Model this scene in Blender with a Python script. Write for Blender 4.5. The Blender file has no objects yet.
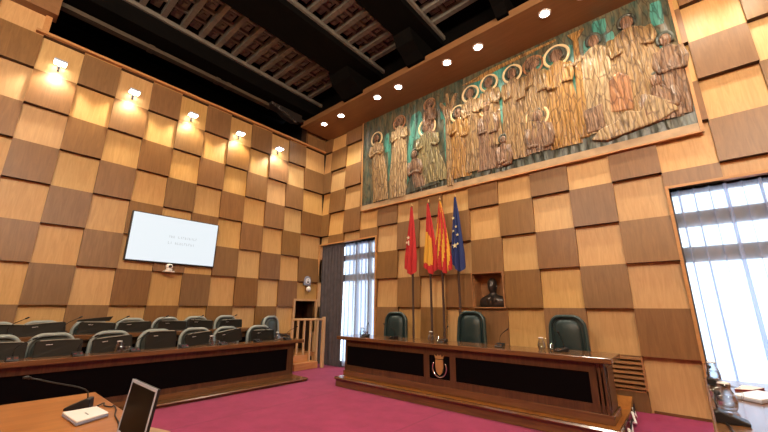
import bpy, bmesh, math, random
from mathutils import Vector, Matrix
PI = math.pi
rnd = random.Random(7)
scene = bpy.context.scene
COL = scene.collection

# ------------------------------------------------------------------ materials
def mat(name, col, rough=.5, metal=0., spec=.5, bump=0., noise=0., nscale=20., coat=0.):
    m = bpy.data.materials.new(name); m.use_nodes = True
    nt = m.node_tree; b = nt.nodes['Principled BSDF']
    b.inputs['Base Color'].default_value = (*col, 1)
    b.inputs['Roughness'].default_value = rough
    b.inputs['Metallic'].default_value = metal
    b.inputs['Specular IOR Level'].default_value = spec
    b.inputs['Coat Weight'].default_value = coat
    if noise or bump:
        tc = nt.nodes.new('ShaderNodeTexCoord'); n = nt.nodes.new('ShaderNodeTexNoise')
        n.inputs['Scale'].default_value = nscale; n.inputs['Detail'].default_value = 5
        nt.links.new(tc.outputs['Object'], n.inputs['Vector'])
        if noise:
            r = nt.nodes.new('ShaderNodeValToRGB')
            r.color_ramp.elements[0].position = .3; r.color_ramp.elements[1].position = .7
            r.color_ramp.elements[0].color = (*[c * (1 - noise) for c in col], 1)
            r.color_ramp.elements[1].color = (*[min(1, c * (1 + noise)) for c in col], 1)
            nt.links.new(n.outputs['Fac'], r.inputs['Fac']); nt.links.new(r.outputs['Color'], b.inputs['Base Color'])
        if bump:
            bp = nt.nodes.new('ShaderNodeBump'); bp.inputs['Strength'].default_value = bump
            bp.inputs['Distance'].default_value = .01
            nt.links.new(n.outputs['Fac'], bp.inputs['Height']); nt.links.new(bp.outputs['Normal'], b.inputs['Normal'])
    return m

def wood(name, c0, c1, grain=(22, 22, 1.6), rough=.4, tone=False, spec=.4, dist=1.2, coat=0.):
    """veneer with grain stretched along the axis of the small scale value"""
    m = bpy.data.materials.new(name); m.use_nodes = True
    nt = m.node_tree; N = nt.nodes; L = nt.links; b = N['Principled BSDF']
    tc = N.new('ShaderNodeTexCoord'); mp = N.new('ShaderNodeMapping')
    mp.inputs['Scale'].default_value = grain
    L.new(tc.outputs['Object'], mp.inputs['Vector'])
    vec = mp.outputs['Vector']
    if tone:
        at = N.new('ShaderNodeAttribute'); at.attribute_name = 'tone'
        ad = N.new('ShaderNodeVectorMath'); ad.operation = 'MULTIPLY_ADD'
        ad.inputs[1].default_value = (37, 53, 41)
        L.new(at.outputs['Color'], ad.inputs[0]); L.new(vec, ad.inputs[2]); vec = ad.outputs[0]
    n1 = N.new('ShaderNodeTexNoise'); n1.inputs['Scale'].default_value = 1.; n1.inputs['Detail'].default_value = 6
    n1.inputs['Roughness'].default_value = .6; n1.inputs['Distortion'].default_value = dist
    L.new(vec, n1.inputs['Vector'])
    r = N.new('ShaderNodeValToRGB'); r.color_ramp.elements[0].position = .3; r.color_ramp.elements[1].position = .72
    r.color_ramp.elements[0].color = (*c0, 1); r.color_ramp.elements[1].color = (*c1, 1)
    L.new(n1.outputs['Fac'], r.inputs['Fac'])
    out = r.outputs['Color']
    if tone:
        hs = N.new('ShaderNodeHueSaturation')
        mr = N.new('ShaderNodeMapRange'); mr.inputs['To Min'].default_value = .90; mr.inputs['To Max'].default_value = 1.10
        sp = N.new('ShaderNodeSeparateColor'); L.new(at.outputs['Color'], sp.inputs['Color'])
        L.new(sp.outputs[0], mr.inputs['Value']); L.new(mr.outputs[0], hs.inputs['Value'])
        m2 = N.new('ShaderNodeMapRange'); m2.inputs['To Min'].default_value = .496; m2.inputs['To Max'].default_value = .504
        L.new(sp.outputs[1], m2.inputs['Value']); L.new(m2.outputs[0], hs.inputs['Hue'])
        m3 = N.new('ShaderNodeMapRange'); m3.inputs['To Min'].default_value = .93; m3.inputs['To Max'].default_value = 1.05
        L.new(sp.outputs[2], m3.inputs['Value']); L.new(m3.outputs[0], hs.inputs['Saturation'])
        L.new(out, hs.inputs['Color']); out = hs.outputs['Color']
    L.new(out, b.inputs['Base Color'])
    b.inputs['Roughness'].default_value = rough; b.inputs['Specular IOR Level'].default_value = spec
    b.inputs['Coat Weight'].default_value = coat
    return m

def emis(name, col, s):
    m = bpy.data.materials.new(name); m.use_nodes = True
    b = m.node_tree.nodes['Principled BSDF']
    b.inputs['Base Color'].default_value = (.02, .02, .02, 1)
    b.inputs['Emission Color'].default_value = (*col, 1); b.inputs['Emission Strength'].default_value = s
    return m

M = {}
M['tile_light'] = wood('pale_veneer', (.455, .262, .094), (.575, .350, .138), rough=.42, tone=True)
M['tile_dark'] = wood('brown_veneer', (.170, .083, .030), (.24, .122, .045), rough=.40, tone=True)
M['tile_edge_shade'] = mat('veneer_edge_shade', (.045, .018, .007), .7)  # panel undersides coloured dark to draw the shadow line; also wall backing
M['trim_wood'] = wood('trim_veneer', (.42, .20, .07), (.52, .27, .10), grain=(3, 20, 20), rough=.45)
M['soffit'] = wood('soffit_veneer', (.20, .098, .040), (.25, .124, .051), grain=(1.5, 16, 16), rough=.42)
M['desk'] = wood('mahogany', (.052, .024, .0105), (.112, .052, .0225), grain=(16, 16, 1.5), rough=.28, coat=.2)
M['desk_h'] = wood('mahogany_long', (.098, .042, .017), (.19, .086, .035), grain=(1.4, 18, 18), rough=.17, coat=.3)
M['desk_y'] = wood('mahogany_cross', (.098, .042, .017), (.19, .086, .035), grain=(18, 1.4, 18), rough=.24, coat=.25)
M['table'] = wood('orange_oak', (.27, .088, .017), (.42, .158, .036), grain=(14, 2.0, 14), rough=.3, coat=.2)
M['oak_step'] = wood('step_oak', (.46, .18, .06), (.62, .29, .11), grain=(14, 2.0, 14), rough=.35)
M['rail'] = wood('rail_oak', (.46, .27, .13), (.60, .38, .20), rough=.45)
M['panel_black'] = mat('black_cloth_panel', (.003, .002, .0025), .9, spec=.04)
M['slat'] = wood('slat_wood', (.26, .12, .05), (.36, .18, .08), grain=(2, 16, 16), rough=.4)
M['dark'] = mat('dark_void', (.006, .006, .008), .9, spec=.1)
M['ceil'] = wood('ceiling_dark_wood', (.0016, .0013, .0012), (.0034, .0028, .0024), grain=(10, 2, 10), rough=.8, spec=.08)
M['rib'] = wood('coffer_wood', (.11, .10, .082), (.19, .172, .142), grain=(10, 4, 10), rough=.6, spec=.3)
M['bronze'] = mat('bronze', (.06, .052, .048), .34, metal=.6, bump=.2, nscale=30)
M['leather'] = mat('green_leather', (.008, .022, .024), .38, spec=.45, bump=.06, nscale=120)
M['leather_l'] = mat('sage_leather', (.036, .046, .043), .36, spec=.5, bump=.06, nscale=120)
M['piping_sheen'] = mat('sage_piping_sheen', (.25, .285, .28), .28, spec=.5)  # border roll lightened, overhead light's sheen put into its colour
M['piping'] = mat('green_piping', (.014, .036, .038), .33, spec=.55)
M['black'] = mat('black_plastic', (.011, .011, .013), .4, spec=.35)
M['screen_back'] = mat('olive_shell', (.011, .0105, .0085), .45, spec=.25)
M['screen_rim'] = mat('olive_rim', (.27, .26, .22), .35)
M['chrome'] = mat('steel', (.6, .6, .62), .25, metal=1.)
M['silver'] = mat('silver_plastic', (.42, .46, .58), .4, metal=.05)
M['grey_panel'] = mat('grey_plastic', (.24, .26, .36), .35)
M['white'] = mat('white_plastic', (.78, .76, .74), .35)
M['glassblack'] = mat('black_screen', (.003, .003, .003), .45, spec=.12)
M['gold'] = mat('gilding', (.50, .30, .12), .45, metal=.45)
M['pole'] = mat('pole_wood', (.035, .014, .008), .65, spec=.2)
M['red'] = mat('flag_red', (.42, .014, .016), .75)
M['yellow'] = mat('flag_yellow', (.62, .33, .03), .75)
M['blue'] = mat('flag_blue', (.008, .022, .12), .75)
M['flagwhite'] = mat('flag_white', (.75, .68, .5), .7)
M['star'] = mat('flag_star', (.75, .70, .40), .7)
M['curtain'] = mat('grey_drape', (.085, .075, .085), .85, noise=.15, nscale=8, spec=.2)
M['frame'] = mat('window_frame', (.11, .09, .085), .5)
M['paper'] = mat('paper', (.75, .75, .74), .7)
M['darkred'] = mat('dark_red_paint', (.18, .02, .03), .4)
M['screen_on'] = emis('lit_screen', (.87, .95, 1.0), .93)
M['screen_mark'] = emis('screen_letters', (.80, .88, .92), .62)
M['lamp_w'] = emis('lamp_white', (1, .93, .82), 30.)
M['lamp_d'] = emis('downlight', (1, .95, .90), 30.)
M['clockface'] = mat('clock_face', (.70, .74, .82), .3)
# mural paints
def mural_paint(name, c0, c1, wave=14., rough=.36, lines=.6):
    m = bpy.data.materials.new(name); m.use_nodes = True
    nt = m.node_tree; N = nt.nodes; L = nt.links; b = N['Principled BSDF']
    tc = N.new('ShaderNodeTexCoord')
    n = N.new('ShaderNodeTexNoise'); n.inputs['Scale'].default_value = 9; n.inputs['Detail'].default_value = 6
    mp = N.new('ShaderNodeMapping'); mp.inputs['Scale'].default_value = (2.2, 1, .55)
    L.new(tc.outputs['Object'], mp.inputs['Vector']); L.new(mp.outputs['Vector'], n.inputs['Vector'])
    w = N.new('ShaderNodeTexWave'); w.wave_type = 'BANDS'; w.bands_direction = 'X'
    w.inputs['Scale'].default_value = wave / 7; w.inputs['Distortion'].default_value = 9.; w.inputs['Detail'].default_value = 3
    w.inputs['Detail Scale'].default_value = 1.6
    L.new(mp.outputs['Vector'], w.inputs['Vector'])
    r = N.new('ShaderNodeValToRGB'); r.color_ramp.elements[0].position = .32; r.color_ramp.elements[1].position = .68
    r.color_ramp.elements[0].color = (*c0, 1); r.color_ramp.elements[1].color = (*c1, 1)
    L.new(n.outputs['Fac'], r.inputs['Fac'])
    dn = N.new('ShaderNodeTexNoise'); dn.inputs['Scale'].default_value = 3.5; L.new(tc.outputs['Object'], dn.inputs['Vector'])
    dv = N.new('ShaderNodeVectorMath'); dv.operation = 'MULTIPLY_ADD'; dv.inputs[1].default_value = (.9, .9, .9)
    m2 = N.new('ShaderNodeMapping'); m2.inputs['Scale'].default_value = (15, 2, 2.6); m2.inputs['Rotation'].default_value = (0, .25, 0)
    L.new(tc.outputs['Object'], m2.inputs['Vector']); L.new(dn.outputs['Color'], dv.inputs[0]); L.new(m2.outputs['Vector'], dv.inputs[2])
    vo = N.new('ShaderNodeTexVoronoi'); vo.feature = 'DISTANCE_TO_EDGE'; vo.inputs['Scale'].default_value = 1.0
    L.new(dv.outputs[0], vo.inputs['Vector'])
    r3 = N.new('ShaderNodeValToRGB'); r3.color_ramp.elements[0].position = .0; r3.color_ramp.elements[1].position = .085
    r3.color_ramp.elements[0].color = (.20, .13, .10, 1); r3.color_ramp.elements[1].color = (1, 1, 1, 1)
    L.new(vo.outputs['Distance'], r3.inputs['Fac'])
    r2 = N.new('ShaderNodeValToRGB'); r2.color_ramp.elements[0].position = .03; r2.color_ramp.elements[1].position = .34
    r2.color_ramp.elements[0].color = (.34, .25, .19, 1); r2.color_ramp.elements[1].color = (1, 1, 1, 1)
    L.new(w.outputs['Fac'], r2.inputs['Fac'])
    mx = N.new('ShaderNodeMix'); mx.data_type = 'RGBA'; mx.blend_type = 'MULTIPLY'; mx.inputs[0].default_value = lines
    L.new(r.outputs['Color'], mx.inputs[6]); L.new(r2.outputs['Color'], mx.inputs[7])
    mz = N.new('ShaderNodeMix'); mz.data_type = 'RGBA'; mz.blend_type = 'MULTIPLY'; mz.inputs[0].default_value = .8
    L.new(mx.outputs[2], mz.inputs[6]); L.new(r3.outputs['Color'], mz.inputs[7])
    L.new(mz.outputs[2], b.inputs['Base Color'])
    b.inputs['Roughness'].default_value = rough; b.inputs['Specular IOR Level'].default_value = .5
    bp = N.new('ShaderNodeBump'); bp.inputs['Strength'].default_value = .5; bp.inputs['Distance'].default_value = .03
    L.new(w.outputs['Fac'], bp.inputs['Height']); L.new(bp.outputs['Normal'], b.inputs['Normal'])
    return m
M['mur_bg'] = mural_paint('mural_teal', (.028, .070, .055), (.165, .125, .065), 4, lines=.35)
M['mur_teal'] = mural_paint('mural_bright_teal', (.035, .20, .165), (.09, .32, .26), 4)
M['mur_dark'] = mural_paint('mural_dark_ground', (.045, .06, .05), (.11, .12, .09), 6)
M['mur_beige'] = mural_paint('mural_beige', (.23, .14, .058), (.42, .275, .125), 22)
M['mur_gold'] = mural_paint('mural_gold', (.29, .15, .04), (.45, .255, .075), 20)
M['mur_white'] = mural_paint('mural_ivory', (.29, .20, .10), (.48, .345, .185), 16)
M['mur_green'] = mural_paint('mural_olive', (.17, .15, .07), (.34, .275, .125), 20)
M['mur_mauve'] = mural_paint('mural_mauve', (.17, .095, .06), (.33, .205, .12), 24)
M['mur_rust'] = mural_paint('mural_rust', (.32, .14, .06), (.45, .23, .10), 12)
M['mur_skin'] = mural_paint('mural_skin', (.16, .085, .05), (.33, .19, .11), 24)
M['border_tan'] = mat('mural_border', (.40, .275, .155), .5, noise=.2, nscale=6)
M['mur_halo'] = mat('mural_halo', (.74, .56, .30), .3)

def carpet_mat():
    m = bpy.data.materials.new('magenta_carpet'); m.use_nodes = True
    nt = m.node_tree; N = nt.nodes; L = nt.links; b = N['Principled BSDF']
    tc = N.new('ShaderNodeTexCoord')
    n = N.new('ShaderNodeTexNoise'); n.inputs['Scale'].default_value = 3.; n.inputs['Detail'].default_value = 8; n.inputs['Roughness'].default_value = .7
    L.new(tc.outputs['Object'], n.inputs['Vector'])
    r = N.new('ShaderNodeValToRGB'); r.color_ramp.elements[0].position = .3; r.color_ramp.elements[1].position = .7
    r.color_ramp.elements[0].color = (.215, .015, .066, 1); r.color_ramp.elements[1].color = (.315, .028, .100, 1)
    L.new(n.outputs['Fac'], r.inputs['Fac'])
    # seams between the carpet widths
    sp = N.new('ShaderNodeSeparateXYZ'); L.new(tc.outputs['Object'], sp.inputs[0])
    md = N.new('ShaderNodeMath'); md.operation = 'PINGPONG'; md.inputs[1].default_value = 1.0
    sx = N.new('ShaderNodeMath'); sx.operation = 'ADD'; sx.inputs[1].default_value = -.62
    L.new(sp.outputs[0], sx.inputs[0]); L.new(sx.outputs[0], md.inputs[0])
    lt = N.new('ShaderNodeMath'); lt.operation = 'LESS_THAN'; lt.inputs[1].default_value = .012; L.new(md.outputs[0], lt.inputs[0])
    mx = N.new('ShaderNodeMix'); mx.data_type = 'RGBA'; mx.blend_type = 'MULTIPLY'
    ml = N.new('ShaderNodeMath'); ml.operation = 'MULTIPLY'; ml.inputs[1].default_value = .35; L.new(lt.outputs[0], ml.inputs[0])
    L.new(ml.outputs[0], mx.inputs[0]); L.new(r.outputs['Color'], mx.inputs[6]); mx.inputs[7].default_value = (.3, .3, .3, 1)
    L.new(mx.outputs[2], b.inputs['Base Color'])
    b.inputs['Roughness'].default_value = .95; b.inputs['Specular IOR Level'].default_value = .1
    b.inputs['Sheen Weight'].default_value = .15
    n2 = N.new('ShaderNodeTexNoise'); n2.inputs['Scale'].default_value = 180; L.new(tc.outputs['Object'], n2.inputs['Vector'])
    bp = N.new('ShaderNodeBump'); bp.inputs['Strength'].default_value = .4; bp.inputs['Distance'].default_value = .006
    L.new(n2.outputs['Fac'], bp.inputs['Height']); L.new(bp.outputs['Normal'], b.inputs['Normal'])
    return m
M['carpet'] = carpet_mat()

def sheer_mat():
    m = bpy.data.materials.new('white_voile'); m.use_nodes = True
    nt = m.node_tree; N = nt.nodes; L = nt.links
    N.remove(N['Principled BSDF']); out = N['Material Output']
    t = N.new('ShaderNodeBsdfTransparent'); t.inputs[0].default_value = (.80, .89, 1, 1)
    tl = N.new('ShaderNodeBsdfTranslucent'); tl.inputs[0].default_value = (.62, .70, .84, 1)
    d = N.new('ShaderNodeBsdfDiffuse'); d.inputs[0].default_value = (.80, .83, .9, 1)
    a = N.new('ShaderNodeMixShader'); a.inputs[0].default_value = .35
    L.new(tl.outputs[0], a.inputs[1]); L.new(d.outputs[0], a.inputs[2])
    b = N.new('ShaderNodeMixShader'); b.inputs[0].default_value = .60
    L.new(t.outputs[0], b.inputs[1]); L.new(a.outputs[0], b.inputs[2]); L.new(b.outputs[0], out.inputs[0])
    return m
M['sheer'] = sheer_mat()
def glass_mat():
    m = bpy.data.materials.new('clear_glass'); m.use_nodes = True
    nt = m.node_tree; N = nt.nodes; L = nt.links
    N.remove(N['Principled BSDF']); out = N['Material Output']
    t = N.new('ShaderNodeBsdfTransparent'); t.inputs[0].default_value = (.93, .95, .96, 1)
    g = N.new('ShaderNodeBsdfGlossy'); g.inputs['Roughness'].default_value = .05
    lw = N.new('ShaderNodeLayerWeight'); lw.inputs[0].default_value = .36
    mx = N.new('ShaderNodeMixShader'); L.new(lw.outputs['Facing'], mx.inputs[0])
    L.new(t.outputs[0], mx.inputs[1]); L.new(g.outputs[0], mx.inputs[2]); L.new(mx.outputs[0], out.inputs[0])
    return m
M['glass'] = glass_mat()

# ------------------------------------------------------------------ helpers
def obj(name, bm, mats, parent=None, loc=(0, 0, 0), rot=(0, 0, 0), smooth=False, bevel=0.):
    me = bpy.data.meshes.new(name)
    bmesh.ops.recalc_face_normals(bm, faces=bm.faces[:])
    if smooth:
        for f in bm.faces: f.smooth = True
    bm.to_mesh(me); bm.free()
    for m in (mats if isinstance(mats, (list, tuple)) else [mats]): me.materials.append(M[m] if isinstance(m, str) else m)
    o = bpy.data.objects.new(name, me); COL.objects.link(o)
    o.location = loc; o.rotation_euler = rot
    if parent: o.parent = parent
    if bevel:
        md = o.modifiers.new('bevel', 'BEVEL'); md.width = bevel; md.segments = 2; md.limit_method = 'ANGLE'
    return o
def thing(name, label, cat, loc=(0, 0, 0), rotz=0., group=None):
    o = bpy.data.objects.new(name, None); COL.objects.link(o); o.empty_display_size = .1
    o.location = loc; o.rotation_euler = (0, 0, rotz)
    return tag(o, label, cat, group)
def tag(o, label, cat, group=None):
    o['label'] = label; o['category'] = cat
    if group: o['group'] = group
    return o
def struct(o, label=None):
    o['kind'] = 'structure'
    return o
def dup(root, loc, rotz=0., label=None, group=None, rot=None):
    r = root.copy(); COL.objects.link(r); r.location = loc; r.rotation_euler = rot or (0, 0, rotz)
    if label: r['label'] = label
    if group: r['group'] = group
    for ch in [c for c in scene.objects if c.parent == root]:
        c = ch.copy(); COL.objects.link(c); c.parent = r
        for g in [k for k in scene.objects if k.parent == ch]:
            d = g.copy(); COL.objects.link(d); d.parent = c
    return r
def NB(): return bmesh.new()
def box(bm, x0, x1, y0, y1, z0, z1, mi=0, mtx=None):
    vs = [bm.verts.new(p) for p in ((x0, y0, z0), (x1, y0, z0), (x1, y1, z0), (x0, y1, z0), (x0, y0, z1), (x1, y0, z1), (x1, y1, z1), (x0, y1, z1))]
    if mtx: 
        for v in vs: v.co = mtx @ v.co
    for ix in ((0, 1, 2, 3), (4, 7, 6, 5), (0, 4, 5, 1), (1, 5, 6, 2), (2, 6, 7, 3), (3, 7, 4, 0)):
        f = bm.faces.new([vs[i] for i in ix]); f.material_index = mi
    return vs
def prism(bm, pts, d0, d1, axis='y', mi=0):
    """outline pts (a,b) extruded between d0 and d1 along axis"""
    def P(a, b, d): return {'y': (a, d, b), 'x': (d, a, b), 'z': (a, b, d)}[axis]
    A = [bm.verts.new(P(a, b, d0)) for a, b in pts]; B = [bm.verts.new(P(a, b, d1)) for a, b in pts]
    n = len(pts)
    fs = [bm.faces.new(A), bm.faces.new(B[::-1])]
    for i in range(n): fs.append(bm.faces.new([A[i], A[(i + 1) % n], B[(i + 1) % n], B[i]]))
    for f in fs: f.material_index = mi
def tube(bm, pts, r, seg=8, mi=0, closed=False):
    pts = [Vector(p) for p in pts]; n = len(pts); rings = []
    rs = r if isinstance(r, (list, tuple)) else [r] * n
    up = None
    for i, p in enumerate(pts):
        t = (pts[(i + 1) % n] - pts[i - 1]) if closed else (pts[min(i + 1, n - 1)] - pts[max(i - 1, 0)])
        t.normalize()
        if up is None: up = Vector((0, 0, 1)) if abs(t.z) < .9 else Vector((1, 0, 0))
        s = t.cross(up); s.normalize(); up = s.cross(t)
        rings.append([bm.verts.new(p + rs[i] * (math.cos(a) * s + math.sin(a) * up)) for a in [2 * PI * k / seg for k in range(seg)]])
    for i in range(n if closed else n - 1):
        A, B = rings[i], rings[(i + 1) % n]
        for k in range(seg):
            f = bm.faces.new([A[k], A[(k + 1) % seg], B[(k + 1) % seg], B[k]]); f.material_index = mi; f.smooth = True
    if not closed:
        for R in (rings[0], rings[-1][::-1]): bm.faces.new(R).material_index = mi
def lathe(bm, prof, seg=16, cx=0, cy=0, sy=1., mi=0, close=True):
    rings = [[bm.verts.new((cx + r * math.cos(2 * PI * k / seg), cy + sy * r * math.sin(2 * PI * k / seg), z)) for k in range(seg)] for r, z in prof]
    for A, B in zip(rings, rings[1:]):
        for k in range(seg):
            f = bm.faces.new([A[k], A[(k + 1) % seg], B[(k + 1) % seg], B[k]]); f.material_index = mi; f.smooth = True
    if close:
        if prof[0][0] > 1e-4: bm.faces.new(rings[0][::-1]).material_index = mi
        if prof[-1][0] > 1e-4: bm.faces.new(rings[-1]).material_index = mi
def ellipsoid(bm, c, r, seg=12, rings=8, mi=0):
    prof = []
    g = [[bm.verts.new((c[0] + r[0] * math.sin(t) * math.cos(2 * PI * k / seg), c[1] + r[1] * math.sin(t) * math.sin(2 * PI * k / seg), c[2] + r[2] * math.cos(t))) for k in range(seg)] for t in [PI * (i + .5) / rings for i in range(rings)]]
    for A, B in zip(g, g[1:]):
        for k in range(seg):
            f = bm.faces.new([A[k], A[(k + 1) % seg], B[(k + 1) % seg], B[k]]); f.material_index = mi; f.smooth = True
    bm.faces.new(g[0][::-1]).material_index = mi; bm.faces.new(g[-1]).material_index = mi
def sweep_round(w, h, r, n=6, top_r=None):
    """rounded rectangle outline centred on x, from z=0 to h"""
    tr = top_r or r; pts = []
    for cx, cz, rr, a0 in ((w / 2 - r, r, r, -PI / 2), (w / 2 - tr, h - tr, tr, 0), (-w / 2 + tr, h - tr, tr, PI / 2), (-w / 2 + r, r, r, PI)):
        for i in range(n + 1):
            a = a0 + PI / 2 * i / n; pts.append((cx + rr * math.cos(a), cz + rr * math.sin(a)))
    return pts

# ------------------------------------------------------------------ grid constants (metres)
X0, S1 = 2.1091, .5951           # back wall columns
Y0, S2 = -6.6002, .5382          # left wall columns
Z0, T = 1.4048, .6184            # rows
RX1, RY1 = 10.6, -9.0            # far limits of the hall
CEIL = 7.0
SOFF = 6.15

def subtract(r, holes):
    rs = [r]
    for h in holes:
        nr = []
        for a0, a1, z0, z1 in rs:
            if h[1] <= a0 or h[0] >= a1 or h[3] <= z0 or h[2] >= z1: nr.append((a0, a1, z0, z1)); continue
            if h[0] > a0: nr.append((a0, h[0], z0, z1))
            if h[1] < a1: nr.append((h[1], a1, z0, z1))
            b0, b1 = max(a0, h[0]), min(a1, h[1])
            if h[2] > z0: nr.append((b0, b1, z0, h[2]))
            if h[3] < z1: nr.append((b0, b1, h[3], z1))
        rs = nr
    return rs

def tile_wall(name, cols, rows, holes, parity, P, top):
    """chequered veneer panels: the brown ones lean out at the foot, the pale ones lie flat"""
    bm = NB(); lay = bm.loops.layers.float_color.new('tone')
    D = .042
    def quad(pts, mi, tone):
        f = bm.faces.new([bm.verts.new(P(*p)) for p in pts]); f.material_index = mi
        for l in f.loops: l[lay] = (*tone, 1)
    for ci, (c, a0, a1) in enumerate(cols):
        for r, z0, z1 in rows:
            dark = (c + r) % 2 == parity
            tone = (rnd.random(), rnd.random(), rnd.random())
            for b0, b1, w0, w1 in subtract((a0, a1, z0, min(z1, top)), holes):
                if w1 - w0 < .004 or b1 - b0 < .004: continue
                if dark:
                    o0 = D * (z1 - w0) / (z1 - z0); o1 = D * (z1 - w1) / (z1 - z0)
                    quad([(b0, w0, o0), (b1, w0, o0), (b1, w1, o1), (b0, w1, o1)], 1, tone)
                    quad([(b0, w0, -.06), (b0, w0, o0), (b0, w1, o1), (b0, w1, -.06)], 1, tone)
                    quad([(b1, w0, -.06), (b1, w0, o0), (b1, w1, o1), (b1, w1, -.06)], 1, tone)
                    quad([(b0, w0, -.06), (b1, w0, -.06), (b1, w0, o0), (b0, w0, o0)], 2, tone)
                    quad([(b0, w0, -.06), (b1, w0, -.06), (b1, w1, -.06), (b0, w1, -.06)], 2, tone)
                else:
                    # pale panel: flat, set in by a hair at its head so the brown panel above throws its line
                    o1 = -.048 * (w1 - z0) / (z1 - z0); o0 = -.048 * (w0 - z0) / (z1 - z0)
                    quad([(b0, w0, o0), (b1, w0, o0), (b1, w1, o1), (b0, w1, o1)], 0, tone)
    return bm

rows = [(-2, 0., Z0 - T)] + [(k, Z0 + T * k, Z0 + T * (k + 1)) for k in range(-1, 9)]
# ---- back wall (wall with the mural)
WL = (.03, 2.06, 0., 3.01)       # left window hole
WR = (7.50, 9.60, 0., 3.01)      # right window hole
NICHE = (4.50, 5.06, 1.412, 2.0)
GRL = (6.30, 6.872, .33, .775)
cols = [(-4, 0., X0 - 3 * S1)] + [(k, X0 + S1 * k, X0 + S1 * (k + 1)) for k in range(-3, 14)] + [(14, X0 + 14 * S1, RX1)]
bm = tile_wall('wall_back', cols, rows, [WL, WR, NICHE, GRL], 1, lambda a, z, o: (a, -o, z), SOFF)
box(bm, 0, RX1, .31, .36, 0, CEIL, 2) if False else None
wb = struct(obj('wall_back', bm, ['tile_light', 'tile_dark', 'tile_edge_shade']))
# solid backing with the window, niche and grille openings
bm = NB()
for a0, a1, z0, z1 in subtract((-.5, RX1 + .3, 0., CEIL), [WL, WR, NICHE, GRL]): box(bm, a0, a1, .065, .30, z0, z1)
box(bm, NICHE[0], NICHE[1], .285, .30, NICHE[2], NICHE[3]); box(bm, GRL[0], GRL[1], .2, .30, GRL[2], GRL[3])
struct(obj('wall_back_core', bm, 'tile_edge_shade')).name = 'trim_1'
# window reveals (pale wood lining)
for i, w in ((2, WL), (3, WR)):
    bm = NB(); t = .035
    box(bm, w[0] - t, w[0], -.045, .30, w[2], w[3] + t); box(bm, w[1], w[1] + t, -.045, .30, w[2], w[3] + t)
    box(bm, w[0], w[1], -.03, .30, w[3], w[3] + t)
    struct(obj('trim_%d' % i, bm, 'trim_wood'))
# ---- left wall
GAL = (-6.06, -.66, 5.775, CEIL)   # dark gallery opening
DOOR = (-.72, -.09, 0., 1.54)
cols = [(k, Y0 + S2 * k, Y0 + S2 * (k + 1)) for k in range(-4, 11)] + [(11, Y0 + 11 * S2, 0.)]
bm = tile_wall('wall_left', cols, rows, [GAL, DOOR], 0, lambda a, z, o: (o, a, z), 6.5)
struct(obj('wall_left', bm, ['tile_light', 'tile_dark', 'tile_edge_shade']))
bm = NB()
for a0, a1, z0, z1 in subtract((RY1, .3, 0., CEIL), [GAL, DOOR]): box(bm, -.30, -.065, a0, a1, z0, z1)
struct(obj('trim_4', bm, 'tile_edge_shade'))
bm = NB()   # shelf strip closing the panels under the gallery, and the post at its left end
box(bm, -.3, .085, -6.16, 0., 5.745, 5.79); box(bm, -.28, .02, -6.10, -6.02, 5.79, 6.42)
struct(obj('trim_5', bm, 'trim_wood'))
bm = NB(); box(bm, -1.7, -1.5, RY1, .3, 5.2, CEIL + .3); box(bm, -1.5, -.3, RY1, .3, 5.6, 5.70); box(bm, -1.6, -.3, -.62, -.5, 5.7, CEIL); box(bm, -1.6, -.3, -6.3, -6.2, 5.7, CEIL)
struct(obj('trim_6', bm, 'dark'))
bm = NB(); box(bm, -.1, .16, RY1, -5.97, 6.12, 6.5); struct(obj('trim_7', bm, 'soffit'))
# ---- other two walls, floor, ceiling
bm = NB(); box(bm, RX1, RX1 + .2, RY1, 0, 0, CEIL); struct(obj('wall_right', bm, 'trim_wood'))
bm = NB(); box(bm, -.3, RX1 + .2, RY1 - .2, RY1, 0, CEIL); struct(obj('wall_near', bm, 'trim_wood'))
bm = NB(); box(bm, -.3, RX1 + .2, RY1, .3, -.1, 0.)
vs = [bm.verts.new(p) for p in ((6.705, -1.36, 0.001), (RX1, -1.36, .001), (RX1, 0., .10), (6.705, 0., .10))]
vb = [bm.verts.new((v.co.x, v.co.y, 0)) for v in vs]
bm.faces.new(vs); bm.faces.new([vs[0], vs[3], vb[3], vb[0]])
struct(obj('floor', bm, 'carpet'))
# ---- coffered ceiling
bm = NB()
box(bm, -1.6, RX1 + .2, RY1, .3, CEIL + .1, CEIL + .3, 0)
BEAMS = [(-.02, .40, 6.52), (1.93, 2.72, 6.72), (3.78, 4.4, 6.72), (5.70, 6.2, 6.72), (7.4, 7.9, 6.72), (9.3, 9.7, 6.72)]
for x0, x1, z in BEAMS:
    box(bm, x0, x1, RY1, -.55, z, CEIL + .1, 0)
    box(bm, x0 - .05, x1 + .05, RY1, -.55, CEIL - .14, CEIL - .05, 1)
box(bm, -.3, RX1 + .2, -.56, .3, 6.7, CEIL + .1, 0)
for (xa, xb) in ((.40, 1.93), (2.72, 3.78), (4.4, 5.70), (6.2, 7.4)):
    y = -1.0; i = 0
    while y > -8.8:
        box(bm, xa, xb, y - .045, y + .045, CEIL - .06, CEIL + .1, 1)          # cross ribs
        n = 4 if xb - xa > 1.0 else 3
        for k in range(n):                                                      # sunken square panels with a raised centre
            cx = xa + (xb - xa) * (k + .5) / n; hw = (xb - xa) / n
            box(bm, cx - hw * .30, cx + hw * .30, y - .36 + .10, y - .10, CEIL + .055, CEIL + .1, 1)
            box(bm, cx - hw * .16, cx + hw * .16, y - .36 + .15, y - .15, CEIL + .025, CEIL + .1, 1)
            box(bm, cx + hw * .5 - .03, cx + hw * .5 + .03, y - .36, y, CEIL + .03, CEIL + .1, 1)
        y -= .36; i += 1
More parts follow.
